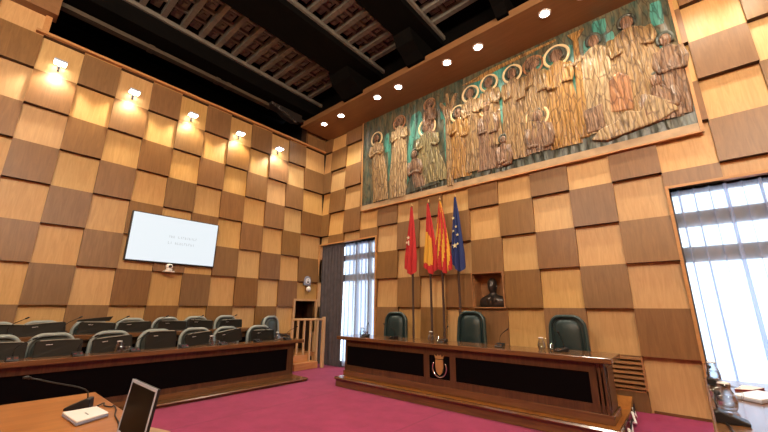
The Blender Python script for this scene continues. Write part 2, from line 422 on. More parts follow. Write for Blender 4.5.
for x0, x1 in ((1.80, 2.42), (3.76, 4.17), (5.70, 5.90), (7.4, 7.9)): prism(bm, [(-.55, 6.8), (-.55, 6.28), (-1.0, 6.28), (-1.15, 6.40), (-1.35, 6.50), (-1.5, 6.8)], x0, x1, 'x', 0)
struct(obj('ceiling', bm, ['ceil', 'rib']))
bm = NB(); box(bm, -.12, .02, RY1, -.75, 6.42, 6.5); 
for yy in (-1.9, -3.0, -3.25, -4.6): box(bm, -.13, .03, yy - .05, yy + .05, 6.41, 6.51)
M['lintel'] = wood('lintel_wood', (.045, .034, .022), (.09, .066, .042), grain=(10, 2, 10), rough=.6)
struct(obj('trim_8', bm, 'lintel'))
# carved corbel in the corner under the beam
bm = NB()
prism(bm, [(-1.95, 6.5), (-1.0, 6.5), (-1.0, 6.30), (-1.25, 6.22), (-1.5, 6.26), (-1.7, 6.36), (-1.95, 6.42)], -.02, .16, 'x')
kk = random.Random(2)
for k in range(26):
    yy = -1.95 + .75 * kk.random(); zz = 6.46 - .26 * ((yy + 1.95) / .75) * (.5 + .5 * kk.random()); ellipsoid(bm, (.16, yy, zz), (.03, .035 + .02 * kk.random(), .03), 8, 5)
tag(obj('ceiling_corbel', bm, 'bronze'), 'carved dark corbel under the ceiling beam beside the wooden soffit', 'corbel')
# ---- soffit over the mural
bm = NB(); box(bm, .14, RX1, -1.0, .02, SOFF, SOFF + .06)
for x0, x1 in ((.14, 1.76), (2.40, 3.74), (4.17, 5.70), (5.90, 7.4), (7.9, 9.3)): box(bm, x0, x1, -.93, -.87, SOFF + .06, 6.36)
struct(obj('trim_9', bm, 'soffit'))
# baseboard of the back wall on the right
bm = NB(); box(bm, 6.9, 7.46, -.012, .02, .0, .13); struct(obj('baseboard_back', bm, 'desk_h'))

# ------------------------------------------------------------------ windows, curtains, daylight
def window(n, w, mulls, trans):
    root = bpy.data.objects.new('window_%d' % n, None); COL.objects.link(root); struct(root)
    bm = NB(); y0, y1 = .19, .25
    box(bm, w[0], w[0] + .02, y0, y1, w[2], w[3]); box(bm, w[1] - .07, w[1], y0, y1, w[2], w[3])
    box(bm, w[0], w[1], y0, y1, w[3] - .06, w[3]); box(bm, w[0], w[1], y0, y1, w[2], w[2] + .12)
    for m in mulls: box(bm, m - .05, m + .05, y0, y1, w[2], w[3])
    for z0, z1 in trans: box(bm, w[0], w[1], y0 - .01, y1 + .01, z0, z1)
    struct(obj('window_frame', bm, 'frame', root))
    bm = NB(); box(bm, w[0], w[1], .218, .224, w[2], w[3]); struct(obj('window_pane', bm, 'glass', root))
window(1, WL, [1.25, 1.68], [(2.56, 2.70), (2.03, 2.20)])
window(2, WR, [8.52], [(2.49, 2.69), (2.01, 2.21)])
def drape(name, x0, x1, y, z0, z1, amp, wl, m, jitter=.3, seed=1, seg=6, curl=0.):
    r = random.Random(seed); bm = NB(); n = int((x1 - x0) / wl * seg); nz = 10; rw = [r.uniform(.55, 1.3) for _ in range(n + 2)]
    ph = [r.uniform(-jitter, jitter) for _ in range(n + 1)]
    g = []
    for j in range(nz + 1):
        v = j / nz; row = []
        for i in range(n + 1):
            x = x0 + (x1 - x0) * i / n
            a = 2 * PI * i / seg + ph[i] * .8
            row.append(bm.verts.new((x + .004 * math.sin(3 * v + i) + curl * rw[i // seg] * math.sin(a), y + amp * (math.cos(a) if curl else math.sin(a)) * (.65 + .35 * v) + .008 * math.sin(5 * v + .7 * i), z0 + (z1 - z0) * v)))
        g.append(row)
    for j in range(nz):
        for i in range(n): bm.faces.new([g[j][i], g[j][i + 1], g[j + 1][i + 1], g[j + 1][i]])
    o = obj(name, bm, m, smooth=True)
    return o
def gathered(o, x0, x1, y, z):
    bm = NB(); box(bm, x0, x1, y - .02, y + .02, z - .05, z)
    p = obj('heading_tape', bm, o.data.materials[0], o)
o = drape('drape', .06, .91, .052, .02, 2.98, .045, .12, 'curtain', seed=3)
tag(o, 'heavy dark grey drape at the left side of the corner window', 'curtain'); gathered(o, .06, .91, .055, 2.99)
o = drape('sheer_curtain', .85, 2.05, .13, .03, 2.99, .026, .14, 'sheer', seed=5, seg=10, curl=.042, jitter=.1)
tag(o, 'white sheer curtain over the corner window behind the long desk', 'curtain')
o = drape('sheer_curtain', 7.52, 9.58, .10, .12, 2.99, .035, .155, 'sheer', seed=9, seg=10, curl=.048, jitter=.1)
tag(o, 'white sheer curtain over the bright window at the right edge', 'curtain')

# ------------------------------------------------------------------ mural
mural = thing('mural', 'long painted relief of robed standing figures with halos, high above the long desk', 'mural', (1.62, -.02, 3.72)); mural.scale = (1, .62, 1)
def ML(px, pz): return px - 1.62, pz - 3.72
bm = NB(); box(bm, 0., 6.335, -.06, .01, 0., 2.43)
obj('mural_board', bm, 'mur_bg', mural)
bm = NB()
box(bm, -.03, 6.37, -.085, .01, -.015, .008); box(bm, 6.335, 6.372, -.085, .01, 0, 2.43); box(bm, -.032, 0, -.085, .01, 0, 2.43)
obj('mural_frame', bm, 'trim_wood', mural)
bm = NB(); box(bm, 0, 6.33, -.078, -.055, .008, .125); obj('lower_border', bm, 'border_tan', mural)
bm = NB()
g = random.Random(4)
top = [(0, .09)] + [(6.33 * i / 26, .20 + .10 * g.random() + (.12 if i > 17 else 0)) for i in range(27)] + [(6.33, .10)]
prism(bm, top, -.07, -.055); obj('painted_ground', bm, 'mur_dark', mural)
def teal(px, pz, w, h, sl=0.):
    bm = NB(); x, z = ML(px, pz); k = random.Random(int(px * 100))
    pts = []
    for i in range(10):
        a = 2 * PI * i / 10; e = .85 + .3 * k.random()
        c, s = math.cos(a), math.sin(a)
        pts.append((x + w / 2 * e * math.copysign(abs(c) ** .45, c) + sl * s * h / 2, min(z + h / 2 * e * math.copysign(abs(s) ** .45, s), 2.42)))
    dd = .0615 + .009 * k.random(); prism(bm, pts, -dd, -.058); obj('teal_field', bm, 'mur_teal', mural)
teal(3.30, 5.55, .34, .5); teal(2.42, 5.3, .16, .5); teal(4.05, 5.55, .16, .4); teal(7.30, 5.05, .24, .5); teal(7.06, 5.95, .2, .3); teal(6.62, 5.55, .10, .6)
for a in ((3.5, 5.33, .62, .50), (2.52, 4.75, .10, 1.0), (3.1, 4.7, .14, 1.4, .2), (4.1, 4.95, .12, 1.1), (4.9, 5.72, .5, .45), (5.35, 5.3, .14, 1.2), (5.72, 4.7, .13, .9), (6.13, 4.7, .16, 1.3), (6.62, 4.85, .16, 1.1), (6.15, 5.7, .35, .4), (7.08, 5.25, .26, .5), (7.18, 5.62, .12, .3), (7.72, 4.95, .22, .55), (7.8, 5.75, .16, .4), (6.85, 5.65, .12, .35), (5.4, 5.85, .5, .3)): teal(*a)
def figure(hx, hz, fx, fz, wd_, col, halo=True, lean=0., headcol='mur_skin', arm=0, hr=.17, dark=False, depth=.085):
    wd = wd_ * .98; root_x, root_z = ML(fx, fz); tx, tz = ML(hx, hz)
    H = tz - root_z; bm = NB(); nu, nv = 36, 30; k = random.Random(int(hx * 100)); ph = k.uniform(0, 6); nf = k.choice((4, 5, 6)); dg = k.uniform(-1.5, 1.5)
    top = H - hr * .55; gr = []
    for j in range(nv + 1):
        v = j / nv
        cx = root_x + (tx - root_x) * (v ** 1.1) + lean * math.sin(PI * v)
        prof = .82 + .26 * (1 - v) ** 1.6 + .12 * math.sin(PI * min(1, v * 1.15)) + .05 * math.sin(11 * v + ph)
        if v > .84: prof *= max(.26, math.sqrt(max(0, 1 - ((v - .84) / .165) ** 2)))
        w = wd * prof; row = []
        for i in range(nu + 1):
            u = -1 + 2 * i / nu; e = math.sqrt(max(0, 1 - u * u))
            pleat = abs(math.sin(nf * .5 * PI * (u + dg * .35 * (v - .5)) + ph)) ** .6
            cross = abs(math.sin(7 * v + 2.4 * dg * u + ph)) ** .5 if v > .45 else .5
            y = -.058 - depth * e * (.45 + .33 * pleat + .22 * cross)
            row.append(bm.verts.new((cx + u * w / 2, y, root_z + top * v)))
        gr.append(row)
    for j in range(nv):
        for i in range(nu): bm.faces.new([gr[j][i], gr[j][i + 1], gr[j + 1][i + 1], gr[j + 1][i]])
    for s in (-1, 1):
        if arm and s != arm:  continue
        sx = tx + s * wd * .36; sz = tz - hr * 1.15; q = k.uniform(-.06, .06)
        pts = [(sx, -.085, sz), (sx + s * .035, -.115, sz - .20), (sx + s * .01, -.135, sz - .32 + q), (sx - s * .13, -.14, sz - .30 + 2 * q)]
        rr = [.055, .05, .045, .028]
        if arm: pts = [(sx, -.085, sz), (sx + s * .12, -.11, sz - .10), (sx + s * .28, -.12, sz - .06)]; rr = [.055, .05, .03]
        tube(bm, pts, rr, 8)
    robe = obj('painted_figure', bm, col, mural, smooth=True)
    bm = NB(); ellipsoid(bm, (tx, -.11, tz), (hr * .50, .05, hr * .66), 12, 8)
    ellipsoid(bm, (tx, -.16, tz - .01), (.014, .015, .03), 6, 5)
    obj('head', bm, headcol, robe)
    bm = NB(); g2 = [(tx + hr * .60 * math.cos(a), -.095, tz + .02 + hr * .72 * math.sin(a)) for a in [math.radians(-40 + 260 * i / 12) for i in range(13)]]
    tube(bm, g2, .026, 6); obj('hair', bm, 'mur_dark' if not dark else 'mur_mauve', robe)
    if halo:
        bm = NB(); tube(bm, [(tx + hr * 1.02 * math.cos(a), -.085, tz + hr * 1.02 * math.sin(a)) for a in [2 * PI * i / 28 for i in range(28)]], .024, 8, closed=True)
        obj('halo', bm, 'mur_rust' if dark else 'mur_halo', robe)
    return robe
figure(2.10, 5.53, 2.24, 3.86, .46, 'mur_beige')
figure(2.83, 5.72, 2.76, 3.84, .50, 'mur_white', dark=True)
figure(3.62, 5.32, 3.78, 3.98, .66, 'mur_green', hr=.21, lean=-.10)
figure(3.70, 5.86, 3.66, 5.05, .30, 'mur_mauve', hr=.14, dark=True)
figure(4.40, 5.36, 4.33, 3.92, .50, 'mur_gold', lean=.08)
figure(4.70, 5.70, 4.63, 3.98, .44, 'mur_beige')
figure(5.11, 5.77, 5.05, 4.4, .42, 'mur_beige')
figure(5.03, 5.26, 4.96, 3.94, .42, 'mur_mauve', hr=.18)
figure(5.58, 5.76, 5.50, 4.0, .46, 'mur_beige')
figure(5.97, 5.76, 5.88, 4.3, .44, 'mur_beige', dark=True)
figure(5.94, 4.70, 5.87, 4.02, .50, 'mur_mauve', hr=.18)
figure(6.37, 5.74, 6.33, 3.99, .48, 'mur_gold', hr=.20)
figure(6.95, 5.72, 6.90, 4.08, .56, 'mur_white', halo=False, arm=-1)
figure(7.42, 5.80, 7.45, 4.12, .70, 'mur_beige', halo=False, hr=.18)
figure(7.82, 5.25, 7.76, 4.02, .36, 'mur_mauve', halo=False, hr=.15)
figure(3.27, 4.75, 3.40, 3.95, .40, 'mur_mauve', halo=False, hr=.15)
figure(5.30, 4.45, 5.25, 3.92, .26, 'mur_skin', halo=False, hr=.12)
figure(7.62, 4.65, 7.60, 4.0, .46, 'mur_mauve', halo=False, hr=.15)
def strip(name, pts, col, d=.10):
    bm = NB(); prism(bm, [ML(*p) for p in pts], -.06 - d, -.055); obj(name, bm, col, mural, bevel=.02)
strip('tree_trunk', [(4.06, 3.80), (4.22, 3.80), (4.20, 5.2), (4.30, 5.6), (4.42, 5.85), (4.34, 5.88), (4.22, 5.7), (4.18, 5.95), (4.12, 5.95), (4.12, 5.62), (4.0, 5.8), (3.95, 5.75), (4.09, 5.35)], 'mur_beige', .05)
strip('painted_post', [(6.54, 4.06), (6.70, 4.06), (6.74, 5.9), (6.86, 6.05), (6.58, 6.05), (6.66, 5.9)], 'mur_gold', .06)
strip('painted_chest', [(6.66, 4.10), (6.92, 4.12), (6.92, 4.55), (6.66, 4.52)], 'mur_mauve', .09)
strip('painted_ox', [(7.02, 4.35), (7.30, 4.30), (7.34, 4.85), (7.20, 5.0), (7.06, 4.9)], 'mur_rust', .08)
strip('painted_drapery', [(6.70, 3.98), (6.85, 4.12), (7.05, 4.16), (7.2, 4.30), (7.38, 4.22), (7.5, 4.46), (7.72, 4.26), (7.80, 4.10), (7.55, 4.0), (7.2, 3.95), (6.9, 3.90)], 'mur_white', .11)
strip('painted_rock', [(3.05, 3.86), (3.9, 3.92), (3.84, 4.05), (3.6, 4.22), (3.40, 4.15), (3.2, 4.5), (3.12, 4.2)], 'mur_dark', .05)
strip('painted_vine', [(4.5, 5.98), (5.2, 6.08), (6.4, 6.10), (6.4, 6.05), (5.4, 6.0), (4.9, 5.92)], 'mur_gold', .03)

# ------------------------------------------------------------------ lamps
def spot(loc, target, power, col, angle=90, blend=.6, r=.05):
    l = bpy.data.lights.new('lamp', 'SPOT'); l.energy = power; l.color = col; l.spot_size = math.radians(angle); l.spot_blend = blend; l.shadow_soft_size = r
    o = bpy.data.objects.new('lamp', l); COL.objects.link(o); o.location = loc
    o.rotation_euler = (Vector(target) - Vector(loc)).to_track_quat('-Z', 'Y').to_euler(); return o
DL = [.785, 1.444, 2.687, 3.312, 4.549, 5.217, 6.409, 6.97, 8.25, 8.85]
dl = None
nm = ['in the soffit by the room corner', 'second from the corner in the soffit', 'third from the corner, over the left part of the mural', 'fourth from the corner in the soffit', 'fifth from the corner, over the mural centre', 'sixth from the corner in the soffit', 'seventh from the corner, over the right part of the mural', 'eighth from the corner, at the top edge of the picture', 'ninth from the corner in the soffit', 'tenth from the corner in the soffit']
for i, x in enumerate(DL):
    lab = 'round recessed ceiling downlight ' + nm[i]
    if dl is None:
        dl = thing('downlight', lab, 'light', (x, -.72, SOFF), 0, 'downlights in the wooden soffit')
        bm = NB(); lathe(bm, [(.085, -.012), (.10, -.012), (.10, 0.002), (.085, .002)], 24); obj('trim_ring', bm, 'white', dl, smooth=True)
        bm = NB(); lathe(bm, [(.083, -.010), (.05, -.016), (.001, -.018)], 24); obj('lens', bm, 'lamp_d', dl, smooth=True)
    else: dup(dl, (x, -.72, SOFF), 0, lab)
    spot((x, -.72, SOFF - .05), (x, -.45, 0), 115, (1, .89, .68), 115, .7, .14)
fl = None
FC = [(1, .88, .72), (1, .84, .52), (1, .80, .45), (1, .82, .55), (1, .86, .68)]
fn = ['leftmost, beside the tall panel end', 'second from the left', 'third from the left', 'fourth from the left', 'nearest the room corner']
for i in range(5):
    y = -5.79 + 1.0575 * i
    lab = 'small wall floodlight on the panelled wall, ' + fn[i]
    if fl is None:
        fl = thing('wall_floodlight', lab, 'light', (0.0, y, 5.33), 0, 'floodlights along the top of the panelled wall')
        bm = NB(); box(bm, .02, .16, -.085, .085, -.01, .03); box(bm, -.02, .06, -.02, .02, -.06, .01); obj('housing', bm, 'silver', fl, bevel=.006)
        bm = NB(); box(bm, .03, .155, -.075, .075, -.022, -.011); obj('lamp_glass', bm, 'lamp_w', fl)
        bm = NB(); box(bm, -.03, .03, -.012, .012, -.12, -.05); obj('bracket', bm, 'black', fl)
    else: dup(fl, (0.0, y, 5.33), 0, lab)
    spot((.20, y, 5.27), (.34, y, 0), 95, FC[i], 118, .55, .06)

# ------------------------------------------------------------------ long desk under the mural
def emblem(parent, cx, y, cz, s):
    root = bpy.data.objects.new('crest', None); COL.objects.link(root); root.parent = parent; root.location = (cx, y, cz)
    bm = NB(); prism(bm, [(-.062 * s, .10 * s), (.062 * s, .10 * s), (.066 * s, .0), (.05 * s, -.07 * s), (0, -.115 * s), (-.05 * s, -.07 * s), (-.066 * s, 0)], -.016, .0)
    box(bm, -.03 * s, .03 * s, -.022, -.014, -.02 * s, .012 * s); box(bm, -.045 * s, -.01 * s, -.022, -.014, .045 * s, .075 * s); box(bm, .01 * s, .045 * s, -.022, -.014, -.075 * s, -.045 * s)
    obj('shield', bm, 'gold', root)
    bm = NB(); prism(bm, [(-.062 * s, .112 * s), (.062 * s, .112 * s), (.08 * s, .165 * s), (.045 * s, .14 * s), (.022 * s, .175 * s), (0, .145 * s), (-.022 * s, .175 * s), (-.045 * s, .14 * s), (-.08 * s, .165 * s)], -.014, 0); obj('crown', bm, 'gold', root)
    bm = NB(); tube(bm, [(.118 * s * math.cos(a), -.006, .125 * s * math.sin(a) - .015 * s) for a in [math.radians(145 + 250 * i / 24) for i in range(25)]], .011 * s, 6); obj('wreath', bm, 'chrome', root)
plat = NB()
# wooden platform: its top rises gently to the wall
prism(plat, [(-1.33, 0), (-1.33, .12), (-1.36, .12), (-1.372, .14), (-1.36, .162), (-.33, .165), (-.05, .270), (-.05, 0)], 2.29, 6.705, 'x')
po = tag(obj('platform', plat, 'desk_h'), 'low wooden platform with a rounded nosing carrying the long desk under the mural', 'platform')
bm = NB(); prism(bm, [(-1.33, .1635), (-1.33, .1645), (-.33, .1665), (-.052, .2715), (-.052, .2705), (-.33, .1655)], 2.31, 6.69, 'x'); obj('deck_boards', bm, 'table', po)
DZ = .168
desk = thing('council_desk', 'long mahogany desk with black cloth panels and a gilt crest, below the mural', 'desk', (4.44, -1.2, DZ))
def dx(x): return x - 4.44
bm = NB(); box(bm, dx(2.22), dx(6.715), -.085, .52, .865 - DZ - .062, .865 - DZ); obj('desktop', bm, 'desk_h', desk, bevel=.008)
bm = NB(); box(bm, dx(2.37), dx(6.645), -.022, .0, 0, .10); box(bm, dx(6.62), dx(6.645), 0, .5, 0, .10); obj('base_board', bm, 'desk_h', desk, bevel=.004)
bm = NB()
box(bm, dx(2.40), dx(6.62), .0, .02, .19, .53); box(bm, dx(2.40), dx(6.62), 0, .02, 0, .635)
obj('front_panel', bm, 'desk', desk)
bm = NB(); f0, f1 = .195, .525
for a, b in ((2.40, 2.445), (4.17, 4.27), (4.63, 4.725), (6.455, 6.53)): box(bm, dx(a), dx(b), -.014, .0, .10, .635)
box(bm, dx(2.40), dx(6.53), -.0135, .0, .525, .635); box(bm, dx(2.40), dx(6.53), -.0135, 0, .10, .195)
obj('face_frame', bm, 'desk', desk)
for a, b in ((2.445, 4.17), (4.27, 4.63), (4.725, 6.455)):
    bm = NB(); box(bm, dx(a), dx(b), -.005, .001, f0, f1); p = obj('cloth_panel', bm, 'panel_black', desk)
emblem(desk, dx(4.452), -.006, .365, 1.02)
for a, b in ((6.545, 6.575), (6.59, 6.62)):
    bm = NB(); box(bm, dx(a), dx(b), -.016, .02, .10, .635); obj('corner_post', bm, 'desk', desk, bevel=.005)
bm = NB(); box(bm, dx(6.60), dx(6.62), .0, .50, 0, .635); box(bm, dx(6.62), dx(6.628), .07, .42, .14, .58); obj('end_panel', bm, 'desk', desk, bevel=.003)
bm = NB(); box(bm, dx(2.40), dx(2.42), .0, .50, 0, .635); obj('end_panel', bm, 'desk', desk)

# ------------------------------------------------------------------ left desks
plat = NB(); prism(plat, [(.70, 0), (.70, .06), (1.57, .06), (1.585, .045), (1.57, .028), (1.54, .028), (1.54, 0)], -8.6, -1.40, 'y')
# prism 'y' takes (x,z) and extrudes along y
tag(obj('platform', plat, 'desk_y'), 'thin wooden platform under the front row of left seats', 'platform')
plat = NB(); box(plat, .065, .699, -8.6, -1.15, 0, .2)
tag(obj('platform', plat, 'carpet'), 'raised carpeted tier for the back row of left seats', 'platform')
def side_desk(x, xt, yb, ye, zf, zt, label):
    d = thing('bench_desk', label, 'desk', (x, ye, zf))
    h = zt - zf; L = yb - ye
    bm = NB(); box(bm, xt - x, .10, L - .0, .17, h - .064, h); obj('desktop', bm, 'desk_y', d, bevel=.006)
    bm = NB(); box(bm, -.03, -.012, L, 0, 0, h - .064); obj('front_panel', bm, 'desk', d)
    bm = NB()
    box(bm, -.012, 0, L, 0, 0, .145); box(bm, -.012, 0, L, 0, h - .17, h - .064)
    box(bm, -.012, 0, -.14, 0, .145, h - .17); obj('face_frame', bm, 'desk', d)
    bm = NB(); box(bm, -.012, -.004, L, -.14, .145, h - .17); obj('cloth_panel', bm, 'panel_black', d)
    bm = NB(); box(bm, -.24, 0.005, -.02, 0, 0, h - .064); obj('end_panel', bm, 'desk', d)
    bm = NB(); box(bm, -.0, .02, L, .0, 0, .07); obj('base_board', bm, 'desk_y', d, bevel=.003)
    return d
side_desk(1.32, 1.06, -8.4, -1.60, .06, .765, 'long dark wood bench desk of the front row on the left')
side_desk(.66, .48, -8.4, -2.15, .2, .985, 'dark wood bench desk of the back row, behind the front chairs')

# ------------------------------------------------------------------ chairs
def make_chair(name, label, W, back_h, seat_h, leather, piping, cat='chair', NAR=.13, AH=.11):
    """swivel armchair facing -Y"""
    t = thing(name, label, cat)
    z0 = seat_h - .02; H = back_h - z0
    def warp(o):   # the back leans and narrows towards its head
        for v in o.data.vertices:
            f = max(0, (v.co.z - z0) / H)
            v.co.x *= 1.03 - NAR * f * f; v.co.y += .06 * f - .02 * math.cos(v.co.x / W * PI)
    bm = NB(); prism(bm, [(a, b + z0) for a, b in sweep_round(W, H, .07, 8, W * .30)], .20, .265); o = obj('backrest', bm, leather, t, bevel=.012); warp(o)
    pts = sweep_round(W - .012, H - .006, .07, 8, W * .30)
    bm = NB(); tube(bm, [(a, .190, b + z0 + .003) for a, b in pts], .026, 10, closed=True); o2 = obj('border_roll', bm, piping, o, smooth=True); warp(o2)
    bm = NB(); P2 = sweep_round(W - .12, H - .10, .06, 8, W * .26)
    n = len(P2); cx, cz = 0, H * .5
    rings = []
    for s, y in ((1., .20), (.97, .175), (.82, .160), (.5, .152), (.2, .150)):
        rings.append([bm.verts.new((a * s, y, (b + .05 - cz) * s + cz + z0)) for a, b in P2])
    for A, B in zip(rings, rings[1:]):
        for k in range(n): bm.faces.new([A[k], A[(k + 1) % n], B[(k + 1) % n], B[k]])
    bm.faces.new(rings[-1]); o3 = obj('back_pad', bm, leather, t, smooth=True); warp(o3)
    bm = NB(); prism(bm, [(a, b - .02) for a, b in sweep_round(W, .38, .09, 6)], seat_h - .10, seat_h, 'z')
    for v in bm.verts: v.co.y -= .15
    obj('seat', bm, leather, t, bevel=.03)
    for s in (-1, 1):
        bm = NB(); tube(bm, [(s * (W / 2 - .02), .19, seat_h + AH), (s * (W / 2 - .02), -.02, seat_h + AH + .01), (s * (W / 2 - .02), -.11, seat_h + AH - .02), (s * (W / 2 - .02), -.13, seat_h + .03), (s * (W / 2 - .06), -.09, seat_h - .06)], .022, 8)
        obj('armrest', bm, 'black', t, smooth=True)
    bm = NB(); lathe(bm, [(.03, .09), (.03, .22), (.05, .22), (.05, seat_h - .13), (.10, seat_h - .10)], 12); obj('pedestal', bm, 'black', t, smooth=True)
    for k in range(5):
        a = 2 * PI * k / 5 + .3; c, s = math.cos(a), math.sin(a)
        bm = NB(); tube(bm, [(0, 0, .10), (.13 * c, .13 * s, .09), (.25 * c, .25 * s, .065)], [.026, .022, .016], 8); lg = obj('leg', bm, 'black', t, smooth=True)
        bm = NB(); ellipsoid(bm, (.25 * c, .25 * s, .028), (.026, .026, .028), 10, 8); obj('caster', bm, 'black', lg)
    return t
pz = lambda y: .167
ch = make_chair('leather_armchair', 'dark green leather armchair nearest the corner window, behind the long desk', .50, 1.122, .48, 'leather', 'piping')
ch.location = (2.95, -.58, pz(-.58) + .002); ch.rotation_euler = (0, 0, .12)
dup(ch, (4.57, -.58, pz(-.58) + .035), .0, 'dark green leather armchair below the bronze bust niche, behind the long desk')
dup(ch, (6.06, -.58, pz(-.58) - .0), -.06, 'dark green leather armchair at the right end of the long desk')
for o in (ch,): o['group'] = 'green armchairs behind the long desk'
for o in list(scene.objects):
    if o.name.startswith('leather_armchair'): o['group'] = 'green armchairs behind the long desk'
# left rows
lc = make_chair('council_chair', 'x', .545, .955, .45, 'leather_l', 'piping_sheen', NAR=.07)
R1 = [(-5.70, .0), (-5.165, .02), (-4.53, -.04), (-3.92, .05), (-3.345, -.1), (-2.745, .15), (-2.12, -.02)]
n1 = ['at the left picture edge', 'second from the left edge', 'in front of the brown wedge-topped seat', 'whose dark screen covers nearly all of it', 'behind the second water jug', 'with the slanted dark screen', 'nearest the corner end']
R2 = [(-5.70, .05), (-5.24, 0), (-4.66, .04), (-4.13, .0), (-3.58, .05), (-3.09, -.03), (-2.49, .02), (-1.43, .35)]
n2 = ['at the left picture edge', 'second from the left edge', 'below the raised brown wedge', 'fourth from the left edge', 'fifth from the left edge', 'sixth from the left edge', 'seventh from the left edge', 'turned aside with a bare back']
first = True
for i, (y, a) in enumerate(R1):
    lab = 'sage leather chair of the front left row, ' + n1[i]
    if first: lc.location = (1.08, y, .062); lc.rotation_euler = (0, 0, PI / 2 + a); lc['label'] = lab; lc['group'] = 'front row chairs on the left'; first = False; lc.scale = (.9, 1, 1)
    else: dup(lc, (1.08, y, .062), PI / 2 + a, lab).scale = (.9, 1, 1)
for i, (y, a) in enumerate(R2):
    q = dup(lc, (.42 if i != 7 else .50, y, .202 + (.03 if i != 7 else 0)), PI / 2 + a, 'sage leather chair of the back left row, ' + n2[i], 'back row chairs on the left'); q.scale = (.83 if i != 7 else .95, 1, .965 + .008 * i)
# dark screens standing in front of the chairs
sc = thing('desk_screen', 'x', 'screen')
bm = NB(); prism(bm, sweep_round(.46, .235, .02, 4, .035), -.012, .014); o = obj('screen_shell', bm, 'screen_back', sc, bevel=.004)
for v in o.data.vertices: v.co.y += .035 * (v.co.x / .23) ** 2; 
bm = NB(); tube(bm, [(-.225, .0, .18), (-.215, -.0, .215), (-.18, 0, .234), (0, 0, .236), (.18, 0, .234), (.215, 0, .215), (.225, 0, .18)], .008, 6); o = obj('rim', bm, 'screen_rim', sc, smooth=True)
for v in o.data.vertices: v.co.y += .035 * (v.co.x / .23) ** 2
bm = NB(); box(bm, -.13, -.09, -.016, -.010, .168, .174); box(bm, -.085, -.07, -.016, -.010, .169, .175); obj('badge', bm, 'white', sc)
S1L = [(-5.66, -.02, .0, 1.0), (-5.13, .0, .0, 1.02), (-4.545, .10, .0, 1.0), (-3.945, .0, .08, .92), (-3.365, .12, 0., .94), (-2.85, .15, .02, 1.0), (-2.20, .0, 0, 1.04)]
m1 = ['at the left picture edge', 'second from the left', 'behind the first water jug', 'fourth from the left, level and tall', 'behind the second water jug', 'with a thin diagonal stem across it', 'last, nearest the corner end']
first = True
for i, (y, roll, dz, s) in enumerate(S1L):
    lab = 'dark olive screen on the front left desk, ' + m1[i]
    loc = (1.18, y, .767 + .01 * (roll > .05)); rot = (math.radians(-8), roll * -1, PI / 2)
    if first: sc.location = loc; sc.rotation_euler = rot; sc['label'] = lab; sc['group'] = 'screens on the front left desk'; first = False; q = sc
    else: q = dup(sc, loc, 0, lab, rot=rot)
    q.scale = (s, 1, .85 + dz * 3)
S2L = [(-5.64, -.03), (-5.235, .09), (-4.65, -.06), (-4.15, .03), (-3.60, -.02), (-3.13, -.06), (-2.54, .02)]
m2 = ['at the left picture edge', 'second from the left', 'under the brown wedge', 'fourth from the left', 'fifth from the left', 'sixth from the left', 'last of the row']
for i, (y, roll) in enumerate(S2L):
    q = dup(sc, (.55, y, .990 + .5 * abs(roll) * .25), 0, 'dark olive screen on the back left desk, ' + m2[i], 'screens on the back left desk', rot=(math.radians(-6), -roll, PI / 2)); q.scale = (.98, 1, .66)
bm = NB(); prism(bm, [(-.22, .0), (.18, .0), (.22, .07), (-.0, .05), (-.2, .025)], -.015, .015); o = obj('folded_screen', bm, 'screen_back', bevel=.004)
o.location = (.50, -4.69, 1.165); o.rotation_euler = (0, 0, PI / 2)
# the wedge rests on the rim of the screen below it
tag(o, 'brown wedge-shaped panel standing above the third screen of the back left row', 'panel')

# ------------------------------------------------------------------ microphones, jugs, glasses
def make_mic(name, label, m_base='black'):
    """base faces -Y (towards the room), stem rises at the back"""
    t = thing(name, label, 'microphone')
    bm = NB(); prism(bm, [(-.075, 0), (.065, 0), (.075, .048), (.05, .052), (-.075, .014)], -.055, .055, 'x'); obj('base', bm, m_base, t, bevel=.006)
    bm = NB(); box(bm, -.045, -.012, -.045, -.02, .024, .042); box(bm, .012, .045, -.045, -.02, .024, .042); obj('button', bm, 'chrome', t)
    pts = [(0, .03, .05), (0, .03, .10), (.01, .02, .14), (.045, -.015, .18), (.10, -.05, .215), (.13, -.07, .235)]
    bm = NB(); tube(bm, pts, .0045, 6); st = obj('gooseneck', bm, 'black', t, smooth=True)
    bm = NB(); tube(bm, [(.13, -.07, .235), (.155, -.087, .25), (.165, -.094, .256)], [.009, .011, .006], 8); obj('capsule', bm, 'black', st, smooth=True)
    return t
mic = make_mic('desk_microphone', 'gooseneck microphone at the window end of the long desk')
mic.location = (2.80, -1.10, .866)
mic['group'] = 'microphones on the long desk'
for x, y, rz, lab in ((3.43, -1.04, -1.8, 'low microphone in front of the armchair nearest the window'), (4.40, -1.01, .0, 'gooseneck microphone beside the glass left of the middle armchair'), (5.33, -1.01, .1, 'gooseneck microphone alone on the bare stretch right of the middle armchair'), (6.13, -.985, -.9, 'upright microphone in front of the right end armchair')):
    dup(mic, (x, y, .866), rz, lab)
jug = thing('glass_jug', 'clear water jug by the end microphone nearest the window', 'jug', (2.60, -.98, .866), 0, 'water jugs on the long desk')
bm = NB(); lathe(bm, [(.034, 0), (.046, .02), (.05, .055), (.040, .10), (.028, .125), (.034, .15), (.031, .15), (.025, .125), (.037, .098), (.046, .055), (.042, .022), (.001, .01)], 20); obj('vessel', bm, 'glass', jug, smooth=True)
bm = NB(); tube(bm, [(.036, 0, .135), (.075, 0, .13), (.085, 0, .09), (.07, 0, .05), (.048, 0, .045)], .006, 8); obj('handle', bm, 'glass', jug, smooth=True)
bm = NB(); lathe(bm, [(.001, .012), (.041, .022), (.045, .052), (.040, .085), (.001, .085)], 16); obj('water', bm, 'glass', jug, smooth=True)
